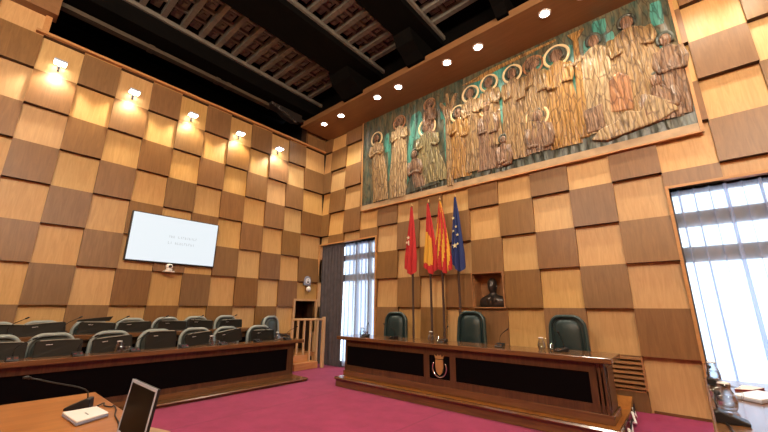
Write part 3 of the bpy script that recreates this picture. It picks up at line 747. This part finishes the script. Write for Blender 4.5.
bm = NB(); lathe(bm, [(.001, .148), (.030, .150), (.030, .156), (.010, .160), (.001, .162)], 14); obj('lid', bm, 'white', jug, smooth=True)
gl = thing('drinking_glass', 'small tumbler next to the jug left of the middle armchair', 'glass', (4.31, -1.02, .866), 0, 'tumblers on the long desk')
bm = NB(); lathe(bm, [(.029, 0), (.034, .085), (.031, .085), (.026, .008), (.001, .008)], 18); obj('tumbler', bm, 'glass', gl, smooth=True)
bm = NB(); lathe(bm, [(.001, .009), (.026, .009), (.028, .03), (.001, .03)], 16); obj('water', bm, 'glass', gl, smooth=True)
dup(jug, (4.19, -1.02, .866), .6, 'clear water jug left of the middle armchair on the long desk')
dup(jug, (5.89, -.98, .866), .6, 'clear water jug in front of the right end armchair')
dup(gl, (6.01, -1.0, .866), 0, 'small tumbler between jug and microphone at the right end armchair')
dup(gl, (2.70, -.96, .866), 0, 'small tumbler at the window end of the long desk')
# left desk row
lm = None
for i, y in enumerate((-5.55, -4.96, -4.33, -3.68, -3.06, -2.41, -1.78)):
    lab = 'small microphone on the front left desk, ' + ('at the left picture edge', 'under the second screen', 'right of the first jug and tumbler', 'beside the tall level screen', 'right of the second jug and tumbler', 'in front of the last screen', 'at the corner end of the desk')[i]
    q = dup(mic, (1.34, y, .767), PI / 2, lab, 'microphones on the front left desk')
for i, y in enumerate((-5.60, -5.05, -4.47, -3.91, -3.33, -2.70)):
    dup(mic, (.62, y, .987), PI / 2, 'small microphone on the back left desk, ' + ('at the left picture edge', 'second from the left', 'third from the left', 'fourth from the left', 'fifth from the left', 'last of the row')[i], 'microphones on the back left desk')
for i, (y, yg) in enumerate(((-4.53, -4.42), (-3.27, -3.16), (-2.02, -1.92))):
    w = ('first', 'second', 'third')[i]
    dup(jug, (1.35, y, .767), .4, 'clear water jug on the front left desk, %s from the left' % w, 'jugs on the front left desk')
    dup(gl, (1.35, yg, .767), 0, 'small tumbler beside the %s jug from the left on the front left desk' % w, 'tumblers on the front left desk')

# ------------------------------------------------------------------ wall screen with a camera below
tv = thing('wall_screen', 'large lit white display with faint lettering on the panelled wall', 'screen', (.0, -3.617, 2.622))
bm = NB(); box(bm, .03, .095, -.775, .775, -.45, .45); obj('casing', bm, 'black', tv, bevel=.006)
bm = NB(); box(bm, .0951, .0965, -.757, .757, -.43, .435); obj('display', bm, 'screen_on', tv)
k = random.Random(12); disp = [o for o in scene.objects if o.parent == tv and o.name.startswith('display')][0]
for z, y0, n in ((.045, -.135, 13), (-.075, -.135, 12)):
    y = y0
    for i in range(n):
        if (z > 0 and i == 3) or (z < 0 and i == 2): y += .045; continue
        w = .026; s = k.choice((0, 1, 2, 3))
        bm = NB()
        for (a, b, c, d) in ([(0, .007, 0, .045), (0, w, .038, .045)], [(0, .007, 0, .045), (.007, w, 0, .007)], [(0, w, 0, .007), (0, .007, .007, .045), (.007, w, .02, .027)], [(w / 2 - .004, w / 2 + .004, 0, .045)])[s]:
            box(bm, .0965, .0972, y + a, y + b, z + c, z + d)
        obj('letter', bm, 'screen_mark', disp)
        y += .040
bm = NB(); box(bm, -.05, .03, -.3, .3, -.2, .2); obj('wall_mount', bm, 'black', tv)
cam_o = thing('conference_camera', 'small white camera on a bracket just below the lit wall screen', 'camera', (.07, -3.66, 2.015))
bm = NB(); box(bm, -.07, .08, -.085, .085, .0, .022); obj('bracket', bm, 'white', cam_o, bevel=.004)
bm = NB(); lathe(bm, [(.055, .022), (.06, .05), (.045, .06), (.045, .075)], 18, .01); ellipsoid(bm, (.01, 0, .105), (.058, .06, .055), 16, 10); obj('camera_head', bm, 'white', cam_o, smooth=True)
bm = NB(); tube(bm, [(.055, 0, .108), (.075, 0, .108)], .026, 14); obj('camera_lens', bm, 'black', cam_o)
# clock and lamp by the door
ck = thing('wall_clock', 'small arched wall clock above the low dark doorway', 'clock', (.02, -.40, 1.93))
bm = NB(); prism(bm, [(-.10, 0), (.10, 0), (.10, .14), (.07, .21), (0, .24), (-.07, .21), (-.10, .14)], .0, .05, 'x'); obj('clock_case', bm, 'grey_panel', ck, bevel=.006)
bm = NB(); tube(bm, [(.05, 0, .115), (.058, 0, .115)], .075, 24); obj('clock_dial', bm, 'clockface', ck)
bm = NB(); box(bm, .058, .061, -.004, .004, .115, .165); box(bm, .058, .061, -.03, .03, .065, .10); obj('clock_hands', bm, 'black', ck)
lp = thing('wall_lamp', 'small white globe lamp right under the wall clock', 'lamp', (.01, -.39, 1.84))
bm = NB(); ellipsoid(bm, (.09, 0, -.005), (.062, .062, .068), 14, 10); obj('globe', bm, 'white', lp)
bm = NB(); tube(bm, [(-.01, 0, .05), (.05, 0, .06), (.09, 0, .055)], .014, 8); obj('lamp_arm', bm, 'black', lp)
# doorway
bm = NB(); d = DOOR
box(bm, -.02, .05, d[0] - .05, d[0], .3, d[3] + .05); box(bm, -.02, .05, d[1], d[1] + .05, .3, d[3] + .05); box(bm, -.02, .05, d[0], d[1], d[3], d[3] + .05)
box(bm, -.9, -.85, d[0] - .3, d[1] + .3, 0, 1.8, 1); box(bm, -.9, -.3, d[0] - .3, d[0] - .25, 0, 1.8, 1); box(bm, -.9, -.3, d[1] + .25, d[1] + .3, 0, 1.8, 1); box(bm, -.9, -.3, d[0] - .3, d[1] + .3, 1.6, 1.7, 1); box(bm, -.9, .0, d[0] - .3, d[1] + .3, .2, .3, 2)
struct(obj('door_1', bm, ['rail', 'desk', 'oak_step']))
st = thing('steps', 'two orange wooden steps rising to the low doorway', 'steps', (.06, -.62, 0))
bm = NB(); box(bm, .0, .47, -.36, .30, 0, .15); obj('lower_step', bm, 'oak_step', st, bevel=.01)
bm = NB(); box(bm, .0, .30, -.36, .16, .15, .30); obj('upper_step', bm, 'oak_step', st, bevel=.01)
rl = thing('railing', 'pale wooden railing with square balusters in front of the low doorway', 'railing', (.56, -.22, 0))
N1 = Vector((0, 0, 0)); N2 = Vector((-.36, -.66, 0))
def pbox(bm, p, w, z0, z1): box(bm, p.x - w, p.x + w, p.y - w, p.y + w, z0, z1)
bm = NB(); pbox(bm, N1, .035, 0, 1.16); obj('newel_post', bm, 'rail', rl, bevel=.005)
bm = NB(); tube(bm, [N1 + Vector((0, 0, 1.10)), N2 + Vector((0, 0, 1.10))], .028, 6); obj('handrail', bm, 'rail', rl)
for f, zb in ((.2, 0.), (.42, .152), (.62, .302), (.82, .302), (1.0, .302)):
    bm = NB(); pbox(bm, N1.lerp(N2, f), .020, zb, 1.09); obj('baluster', bm, 'rail', rl)

# ------------------------------------------------------------------ bust in its niche
bm = NB(); t = .020; a0, a1, z0, z1 = NICHE
box(bm, a0 - t, a0, -.07, .02, z0 - t, z1 + t); box(bm, a1, a1 + t, -.07, .02, z0 - t, z1 + t); box(bm, a0, a1, -.07, .02, z1, z1 + t); box(bm, a0, a1, -.07, .285, z0 - t, z0)
box(bm, a0, a0 + .008, -.01, .28, z0, z1); box(bm, a1 - .008, a1, -.01, .28, z0, z1); box(bm, a0, a1, .272, .284, z0, z1); box(bm, a0, a1, -.01, .28, z1 - .008, z1)
struct(obj('trim_10', bm, 'slat'))
bust = thing('bust', 'dark bronze portrait bust standing in the square wall niche', 'bust', (4.79, .13, NICHE[2] + .001))
bm = NB()
# one continuous body: rings from the cut chest up to the crown (half width, half depth, z, y shift)
R = [(.225, .075, 0, 0), (.232, .088, .04, 0), (.232, .094, .09, 0), (.215, .09, .135, .004), (.165, .078, .170, .008), (.10, .066, .195, .01), (.060, .056, .215, .01), (.054, .054, .245, .004), (.058, .066, .265, -.008), (.066, .082, .295, -.01), (.071, .090, .335, -.008), (.074, .094, .375, -.002), (.071, .092, .415, .004), (.058, .076, .448, .008), (.036, .046, .468, .01), (.01, .012, .475, .01)]
seg = 24; rings = []
for w, d_, z, ys in R:
    ring = []
    for k in range(seg):
        a = 2 * PI * k / seg; x = w * math.cos(a); y = d_ * math.sin(a) + ys
        if z > .26 and math.sin(a) < -.85:                # brow, nose, chin on the front
            y += {.265: -.012, .295: -.004, .335: -.022, .375: .006}.get(z, 0) * (1 if abs(x) < .03 else .3)
        ring.append(bm.verts.new((x, y, z)))
    rings.append(ring)
for A, B in zip(rings, rings[1:]):
    for k in range(seg): bm.faces.new([A[k], A[(k + 1) % seg], B[(k + 1) % seg], B[k]])
bm.faces.new(rings[0][::-1]); bm.faces.new(rings[-1])
for s in (-1, 1): ellipsoid(bm, (s * .072, .005, .335), (.012, .02, .032), 8, 6)
for s in (-1, 1): prism(bm, [(s * .01, .16), (s * .05, .185), (s * .10, .10), (s * .015, .03)], -.097, -.06)
o = obj('bust_figure', bm, 'bronze', bust, smooth=True); bust.scale = (1.1, 1., 1.08)

# grille beside the right end of the desk
gv = thing('wall_grille', 'wooden louvred wall grille behind the right end of the long desk', 'grille', (6.586, 0., GRL[2]))
bm = NB()
for s in (GRL[0] - 6.586, GRL[1] - 6.586 - .02): box(bm, s, s + .02, -.03, .1, 0, GRL[3] - GRL[2])
box(bm, GRL[0] - 6.586, GRL[1] - 6.586, -.03, .1, 0, .02); obj('grille_frame', bm, 'slat', gv)
for k in range(7):
    z = .05 + k * .061
    bm = NB(); prism(bm, [(-.035, z - .012), (-.035, z + .012), (.05, z + .034), (.05, z + .010)], GRL[0] - 6.586 + .02, GRL[1] - 6.586 - .02, 'x'); obj('louvre', bm, 'slat', gv)
# cables at the platform end
for i, (lab, pts) in enumerate((('tangled white cable at the right end of the wooden platform', [(6.72, -.35, .20), (6.75, -.45, .12), (6.73, -.55, .19), (6.76, -.62, .09), (6.73, -.75, .13), (6.75, -.9, .05), (6.73, -1.0, .11), (6.76, -1.1, .03)]), ('black cable loop hanging at the right end of the wooden platform', [(6.725, -.3, .23), (6.74, -.42, .20), (6.73, -.6, .10), (6.745, -.8, .16), (6.73, -.95, .03), (6.75, -1.15, .10), (6.74, -1.25, .02)]))):
    bm = NB(); P = [Vector(p) for p in pts]; sm = []
    for a, b in zip(P, P[1:]): sm += [a, a.lerp(b, .5)]
    tube(bm, sm + [P[-1]], .014 - .004 * i, 6); tag(obj('cable', bm, ['white', 'black'][i], smooth=True), lab, 'cable')

# ------------------------------------------------------------------ flags
def star5(bm, x, y, z, r, mi):
    prism(bm, [(x + r * (1 if i % 2 == 0 else .42) * math.sin(PI * i / 5), z + r * (1 if i % 2 == 0 else .42) * math.cos(PI * i / 5)) for i in range(10)], y - .004, y, 'y', mi)
def flag(x, label, mats, fn, skew, seed, wid=.29, drop=1.46, extra=None, shift=0.):
    zt = 3.50; zb = .265
    t = thing('flag', label, 'flag', (x, -.20, zb), 0, 'flags on poles under the mural'); H = zt - zb
    bm = NB(); lathe(bm, [(.13, 0), (.13, .02), (.05, .05), (.022, .07), (.022, H), (.001, H)], 12); obj('flagpole', bm, 'pole', t)
    bm = NB(); lathe(bm, [(.001, H - .01), (.022, H), (.02, H + .03), (.008, H + .05), (.001, H + .085)], 10); obj('finial', bm, 'gold', t, smooth=True)
    k = random.Random(seed); ph = k.uniform(0, 6); nf = k.choice((2.5, 3., 3.5))
    bm = NB(); nu, nv = 28, 40; g = []
    for j in range(nv + 1):
        v = j / nv; row = []
        w = .035 + (wid - .035) * min(1, v * 1.25) ** .85
        for i in range(nu + 1):
            u = i / nu
            dz = drop * v * (1 - .10 * abs(u - .62) ** 1.2 * 2 * v)
            xx = (u - .42) * w + skew * v + .012 * math.sin(4 * v + ph) + shift
            yy = -.028 - (.02 + .06 * v) * (.55 + .45 * math.sin(nf * 2 * PI * u + ph + 1.5 * v)) * (.4 + .6 * math.sin(PI * min(1, max(0, u))) + .1)
            row.append(bm.verts.new((xx, yy, H - .02 - dz)))
        g.append(row)
    for j in range(nv):
        for i in range(nu):
            f = bm.faces.new([g[j][i], g[j][i + 1], g[j + 1][i + 1], g[j + 1][i]]); f.material_index = fn((i + .5) / nu, (j + .5) / nv)
    o = obj('cloth', bm, mats, t, smooth=True)
    if extra:
        bm = NB(); extra(bm, H); obj('emblem', bm, mats[-1], o)
    return t
def red_emb(bm, H):
    star5(bm, -.02, -.112, H - .70, .045, 0); star5(bm, -.06, -.112, H - .80, .03, 0); box(bm, -.03, .0, -.115, -.11, H - .86, H - .76)
flag(3.255, 'plain red flag with a small pale emblem, leftmost of the four', ['red', 'flagwhite'], lambda u, v: 0, -.03, 1, extra=red_emb)
flag(3.685, 'red and yellow flag of broad bands, second from the left', ['red', 'yellow'], lambda u, v: 1 if (v > .40 + .15 * u and v < .86 + .06 * (1 - u) and u < .66) else 0, .015, 2, wid=.31)
flag(3.955, 'yellow flag with narrow red stripes, second from the right', ['yellow', 'red'], lambda u, v: (1 if ((u * 3.1 + v * 1.5 + .35) % 1.0) > .46 - .12 * v else 0), .05, 3, wid=.36)
def stars(bm, H):
    for x, z, r in ((.0, .45, .035), (.05, .62, .03), (.075, .78, .035), (.01, .98, .055), (.07, .95, .03), (-.01, .70, .025)): star5(bm, x, -.108, H - z, r, 0)
flag(4.30, 'dark blue flag with pale stars, rightmost of the four', ['blue', 'star'], lambda u, v: 0, .03, 4, wid=.27, extra=stars)

# ------------------------------------------------------------------ foreground table
ft = thing('table', 'orange wood table in the bottom left foreground', 'table', (5.0, -5.24, 0))
bm = NB(); box(bm, -1.16, 1.3, -1.0, 0, .71, .75); obj('tabletop', bm, 'table', ft, bevel=.006)
for sx, sy in ((-1.05, -.08), (1.2, -.08), (-1.05, -.92), (1.2, -.92)):
    bm = NB(); box(bm, sx - .035, sx + .035, sy - .035, sy + .035, 0, .71); obj('leg', bm, 'desk', ft)
bm = NB(); box(bm, -1.05, 1.2, -.10, -.07, .3, .71); obj('modesty_panel', bm, 'desk', ft)
fm = thing('desk_microphone', 'black gooseneck microphone on a wedge base on the foreground table', 'microphone', (4.16, -5.385, .751))
def fl2(x, y, z): return (x - 4.16, y + 5.385, z - .751)
bm = NB()
ax = Vector((.07, .13, 0)).normalized(); axp = Vector((-ax.y, ax.x, 0))
o0 = Vector(fl2(4.335, -5.425, .751))
pr = [(-.065, 0), (.07, 0), (.066, .060), (.045, .062), (-.065, .014)]
A = [bm.verts.new(o0 + ax * a + axp * -.042 + Vector((0, 0, b))) for a, b in pr]; B = [bm.verts.new(o0 + ax * a + axp * .042 + Vector((0, 0, b))) for a, b in pr]
bm.faces.new(A); bm.faces.new(B[::-1])
for i in range(5): bm.faces.new([A[i], A[(i + 1) % 5], B[(i + 1) % 5], B[i]])
obj('base', bm, 'black', fm, bevel=.006)
bm = NB(); tube(bm, [fl2(*p) for p in ((4.345, -5.385, .81), (4.34, -5.39, .845), (4.335, -5.41, .865), (4.33, -5.45, .884), (4.33, -5.59, .933), (4.33, -5.688, .970))], .0042, 8); stem = obj('gooseneck', bm, 'black', fm, smooth=True)
bm = NB(); tube(bm, [fl2(*p) for p in ((4.33, -5.685, .969), (4.33, -5.70, .976), (4.33, -5.72, .974))], [.008, .010, .007], 10); obj('capsule', bm, 'black', stem, smooth=True)
# closed white laptop
wl = thing('closed_laptop', 'closed white laptop lying in front of the microphone on the foreground table', 'laptop', (4.605, -5.428, .752), math.radians(4))
bm = NB(); prism(bm, [(-.135, -.088), (.165, -.088), (.085, .085), (-.135, .085)], .0, .014, 'z'); obj('laptop_base', bm, 'grey_panel', wl, bevel=.004)
bm = NB(); prism(bm, [(-.133, -.086), (.160, -.086), (.083, .083), (-.133, .083)], .015, .024, 'z'); ld = obj('lid', bm, 'white', wl, bevel=.003)
bm = NB()
for k in range(5): box(bm, -.01 + k * .013, -.002 + k * .013, -.012, -.004, .0241, .0247)
obj('emblem', bm, 'black', ld)
bm = NB()
for k in range(5): box(bm, .02 + k * .022, .032 + k * .022, -.0895, -.087, .004, .010)
obj('port', bm, 'chrome', wl)
# open laptop with a dark screen
lt = thing('open_laptop', 'open laptop with a dark screen and silver bezel on the foreground table', 'laptop', (5.335, -5.405, .752))
W = .372
bm = NB(); box(bm, -W / 2, W / 2, -.245, .0, 0, .018); kb = obj('laptop_base', bm, 'desk', lt, bevel=.005)
bm = NB()
for r_ in range(5):
    for c_ in range(13): box(bm, -.165 + c_ * .0255, -.143 + c_ * .0255, -.04 - r_ * .026, -.018 - r_ * .026, .0182, .0205)
obj('keyboard', bm, 'black', kb)
mtx = Matrix.Translation((0, .0, .02)) @ Matrix.Rotation(math.radians(-7), 4, 'X')
def scr(name, x0, x1, y0, y1, z0, z1, m, par, bev=0):
    bm = NB(); box(bm, x0, x1, y0, y1, z0, z1, 0, mtx); return obj(name, bm, m, par, bevel=bev)
lid = scr('screen_lid', -W / 2, W / 2, .001, .014, 0, .254, 'black', lt, .003)
bz = NB()
for b in ((-W / 2, W / 2, -.003, .0, .240, .254), (-W / 2, W / 2, -.003, 0, 0, .020), (-W / 2, -W / 2 + .012, -.003, 0, .02, .24), (W / 2 - .012, W / 2, -.003, 0, .02, .24)): box(bz, *b, 0, mtx)
obj('bezel', bz, 'silver', lid)
scr('display', -W / 2 + .012, W / 2 - .012, -.0015, .0, .02, .24, 'glassblack', lid)
bm = NB(); box(bm, -.09, .09, -.03, .03, 0, .036); o = obj('wooden_block', bm, 'desk', loc=(5.315, -5.295, .751), rot=(0, 0, .30), bevel=.003)
bm = NB(); box(bm, -.088, .088, -.028, .028, .0365, .044); obj('block_top', bm, 'rail', o)
tag(o, 'low dark wooden block at the table edge behind the open laptop', 'block')
# cable
P = [(4.37, -5.33, .757), (4.34, -5.29, .762), (4.40, -5.30, .757), (4.47, -5.275, .757), (4.45, -5.262, .76), (4.55, -5.27, .757), (4.70, -5.31, .757), (4.86, -5.33, .757), (5.0, -5.36, .757), (5.14, -5.385, .762)]
bm = NB(); sm = []
for k in range(len(P) - 1):
    p0, p1, p2, p3 = [Vector(P[max(0, min(len(P) - 1, k + d_))]) for d_ in (-1, 0, 1, 2)]
    for t_ in (0, .25, .5, .75): sm.append(.5 * ((2 * p1) + (p2 - p0) * t_ + (2 * p0 - 5 * p1 + 4 * p2 - p3) * t_ * t_ + (3 * p1 - p0 - 3 * p2 + p3) * t_ ** 3))
tube(bm, sm + [Vector(P[-1])], .004, 6); tag(obj('cable', bm, 'black', smooth=True), 'thin black cable curling from the foreground microphone to the open laptop', 'cable')

# ------------------------------------------------------------------ table on the right
rt = thing('bench_desk', 'glossy wood desk under the bright window at the right edge', 'desk', (7.455, -1.56, 0))
bm = NB(); box(bm, 0, .60, -4.2, 0, .74, .80); obj('desktop', bm, 'desk_y', rt, bevel=.006)
bm = NB(); box(bm, .03, .05, -4.15, -.03, 0.02, .74); obj('front_panel', bm, 'desk', rt)
bm = NB(); box(bm, .05, .55, -.06, -.03, 0.09, .74); obj('end_panel', bm, 'desk', rt)
def wedge_mic(x, y, lab, s=1.):
    t = thing('desk_microphone', lab, 'microphone', (x, y, .801), 0, 'microphones on the right desk')
    bm = NB(); prism(bm, [(0, 0), (.135 * s, 0), (.137 * s, .014), (.02, .060 * s), (0, .05 * s)], -.05, .05, 'y'); obj('base', bm, 'black', t, bevel=.008)
    bm = NB(); box(bm, .045, .075, -.02, .02, .036, .052); obj('button', bm, 'chrome', t)
    bm = NB(); tube(bm, [(.02, .04, .05), (.015, .06, .09), (.02, .09, .11), (.03, .12, .12)], .005, 8); n_ = obj('gooseneck', bm, 'black', t, smooth=True)
    bm = NB(); ellipsoid(bm, (.032, .13, .122), (.016, .022, .014), 10, 8); obj('capsule', bm, 'black', n_)
    return t
wedge_mic(7.472, -1.93, 'black wedge microphone on the right desk, farther from the viewer')
wedge_mic(7.470, -3.19, 'black wedge microphone on the right desk, nearer to the viewer', 1.02)
dup(jug, (7.525, -1.72, .801), 2.2, 'clear water jug behind the farther microphone on the right desk', 'jugs on the right desk')
dup(jug, (7.545, -2.86, .801), .4, 'clear water jug between the two microphones on the right desk', 'jugs on the right desk')
dup(gl, (7.50, -2.55, .801), 0, 'small tumbler between the two microphones on the right desk')
bm = NB(); prism(bm, [(7.585, -2.42), (7.72, -2.52), (7.88, -2.20), (7.74, -2.11)], .801, .818, 'z'); bm2 = bm
fo = obj('closed_laptop', bm, 'silver', bevel=.003); tag(fo, 'closed pale laptop on the right desk beside the jug', 'laptop')
bm = NB(); prism(bm, [(7.588, -2.418), (7.72, -2.515), (7.877, -2.202), (7.742, -2.113)], .8185, .824, 'z'); obj('lid', bm, 'white', fo)
bm = NB(); prism(bm, [(7.62, -2.10), (7.72, -2.06), (7.80, -1.90), (7.68, -1.86)], .801, .812, 'z'); nb = obj('notebook', bm, 'darkred'); tag(nb, 'dark red notebook on the right desk behind the pale laptop', 'notebook')
bm = NB(); prism(bm, [(7.622, -2.097), (7.72, -2.058), (7.797, -1.902), (7.682, -1.864)], .8121, .8145, 'z'); obj('page', bm, 'paper', nb)
bm = NB(); tube(bm, [(7.51, -3.25, .806), (7.52, -3.30, .806), (7.525, -3.40, .806), (7.52, -3.6, .806)], .005, 6); tag(obj('cable', bm, 'black', smooth=True), 'short black cable running from the nearer right desk microphone', 'cable')

# ------------------------------------------------------------------ light of the hall
w = bpy.data.worlds.new('daylight'); scene.world = w; w.use_nodes = True
bg = w.node_tree.nodes['Background']; bg.inputs[0].default_value = (.80, .90, 1, 1); bg.inputs[1].default_value = 4.2
def area(loc, target, sx, sy, power, col, portal=False):
    l = bpy.data.lights.new('lamp', 'AREA'); l.shape = 'RECTANGLE'; l.size = sx; l.size_y = sy; l.energy = power; l.color = col
    if portal: l.cycles.is_portal = True
    o = bpy.data.objects.new('lamp', l); COL.objects.link(o); o.location = loc
    o.rotation_euler = (Vector(target) - Vector(loc)).to_track_quat('-Z', 'Y').to_euler(); return o
for wn in (WL, WR): area(((wn[0] + wn[1]) / 2, .29, 1.5), ((wn[0] + wn[1]) / 2, -3, 1.5), wn[1] - wn[0], 3.0, 1, (1, 1, 1), True)
# unseen fill lamps added to brighten the hall, above and behind the viewer
for p, e in (((8.2, -6.6, 5.6), 640), ((5.0, -7.6, 5.6), 600), ((9.4, -4.2, 5.6), 480)):
    l = bpy.data.lights.new('lamp', 'POINT'); l.energy = e; l.color = (1, .88, .70); l.shadow_soft_size = .35
    o = bpy.data.objects.new('lamp', l); COL.objects.link(o); o.location = p

# ------------------------------------------------------------------ camera
cd = bpy.data.cameras.new('camera'); cam = bpy.data.objects.new('camera', cd); COL.objects.link(cam)
F_PX, YAW, PITCH, ROLL = 346.546, .7076, .2572, .0061
f = Vector((-math.sin(YAW) * math.cos(PITCH), math.cos(YAW) * math.cos(PITCH), math.sin(PITCH)))
r = Vector((math.cos(YAW), math.sin(YAW), 0)); u = r.cross(f)
r2 = r * math.cos(ROLL) + u * math.sin(ROLL); u2 = -r * math.sin(ROLL) + u * math.cos(ROLL)
cam.matrix_world = Matrix(((r2.x, u2.x, -f.x, 7.4604), (r2.y, u2.y, -f.y, -6.0346), (r2.z, u2.z, -f.z, 1.4), (0, 0, 0, 1)))
cd.sensor_fit = 'HORIZONTAL'; cd.sensor_width = 36; cd.lens = 36 * F_PX / 768; cd.clip_start = .02
scene.camera = cam
vs_ = scene.view_settings
vs_.view_transform = 'Standard'; vs_.look = 'None'; vs_.gamma = 1; vs_.use_curve_mapping = False; vs_.exposure = 0.0
scene.cycles.max_bounces = 8; scene.cycles.transparent_max_bounces = 12; scene.cycles.sample_clamp_indirect = 4
scene.cycles.use_denoising = True
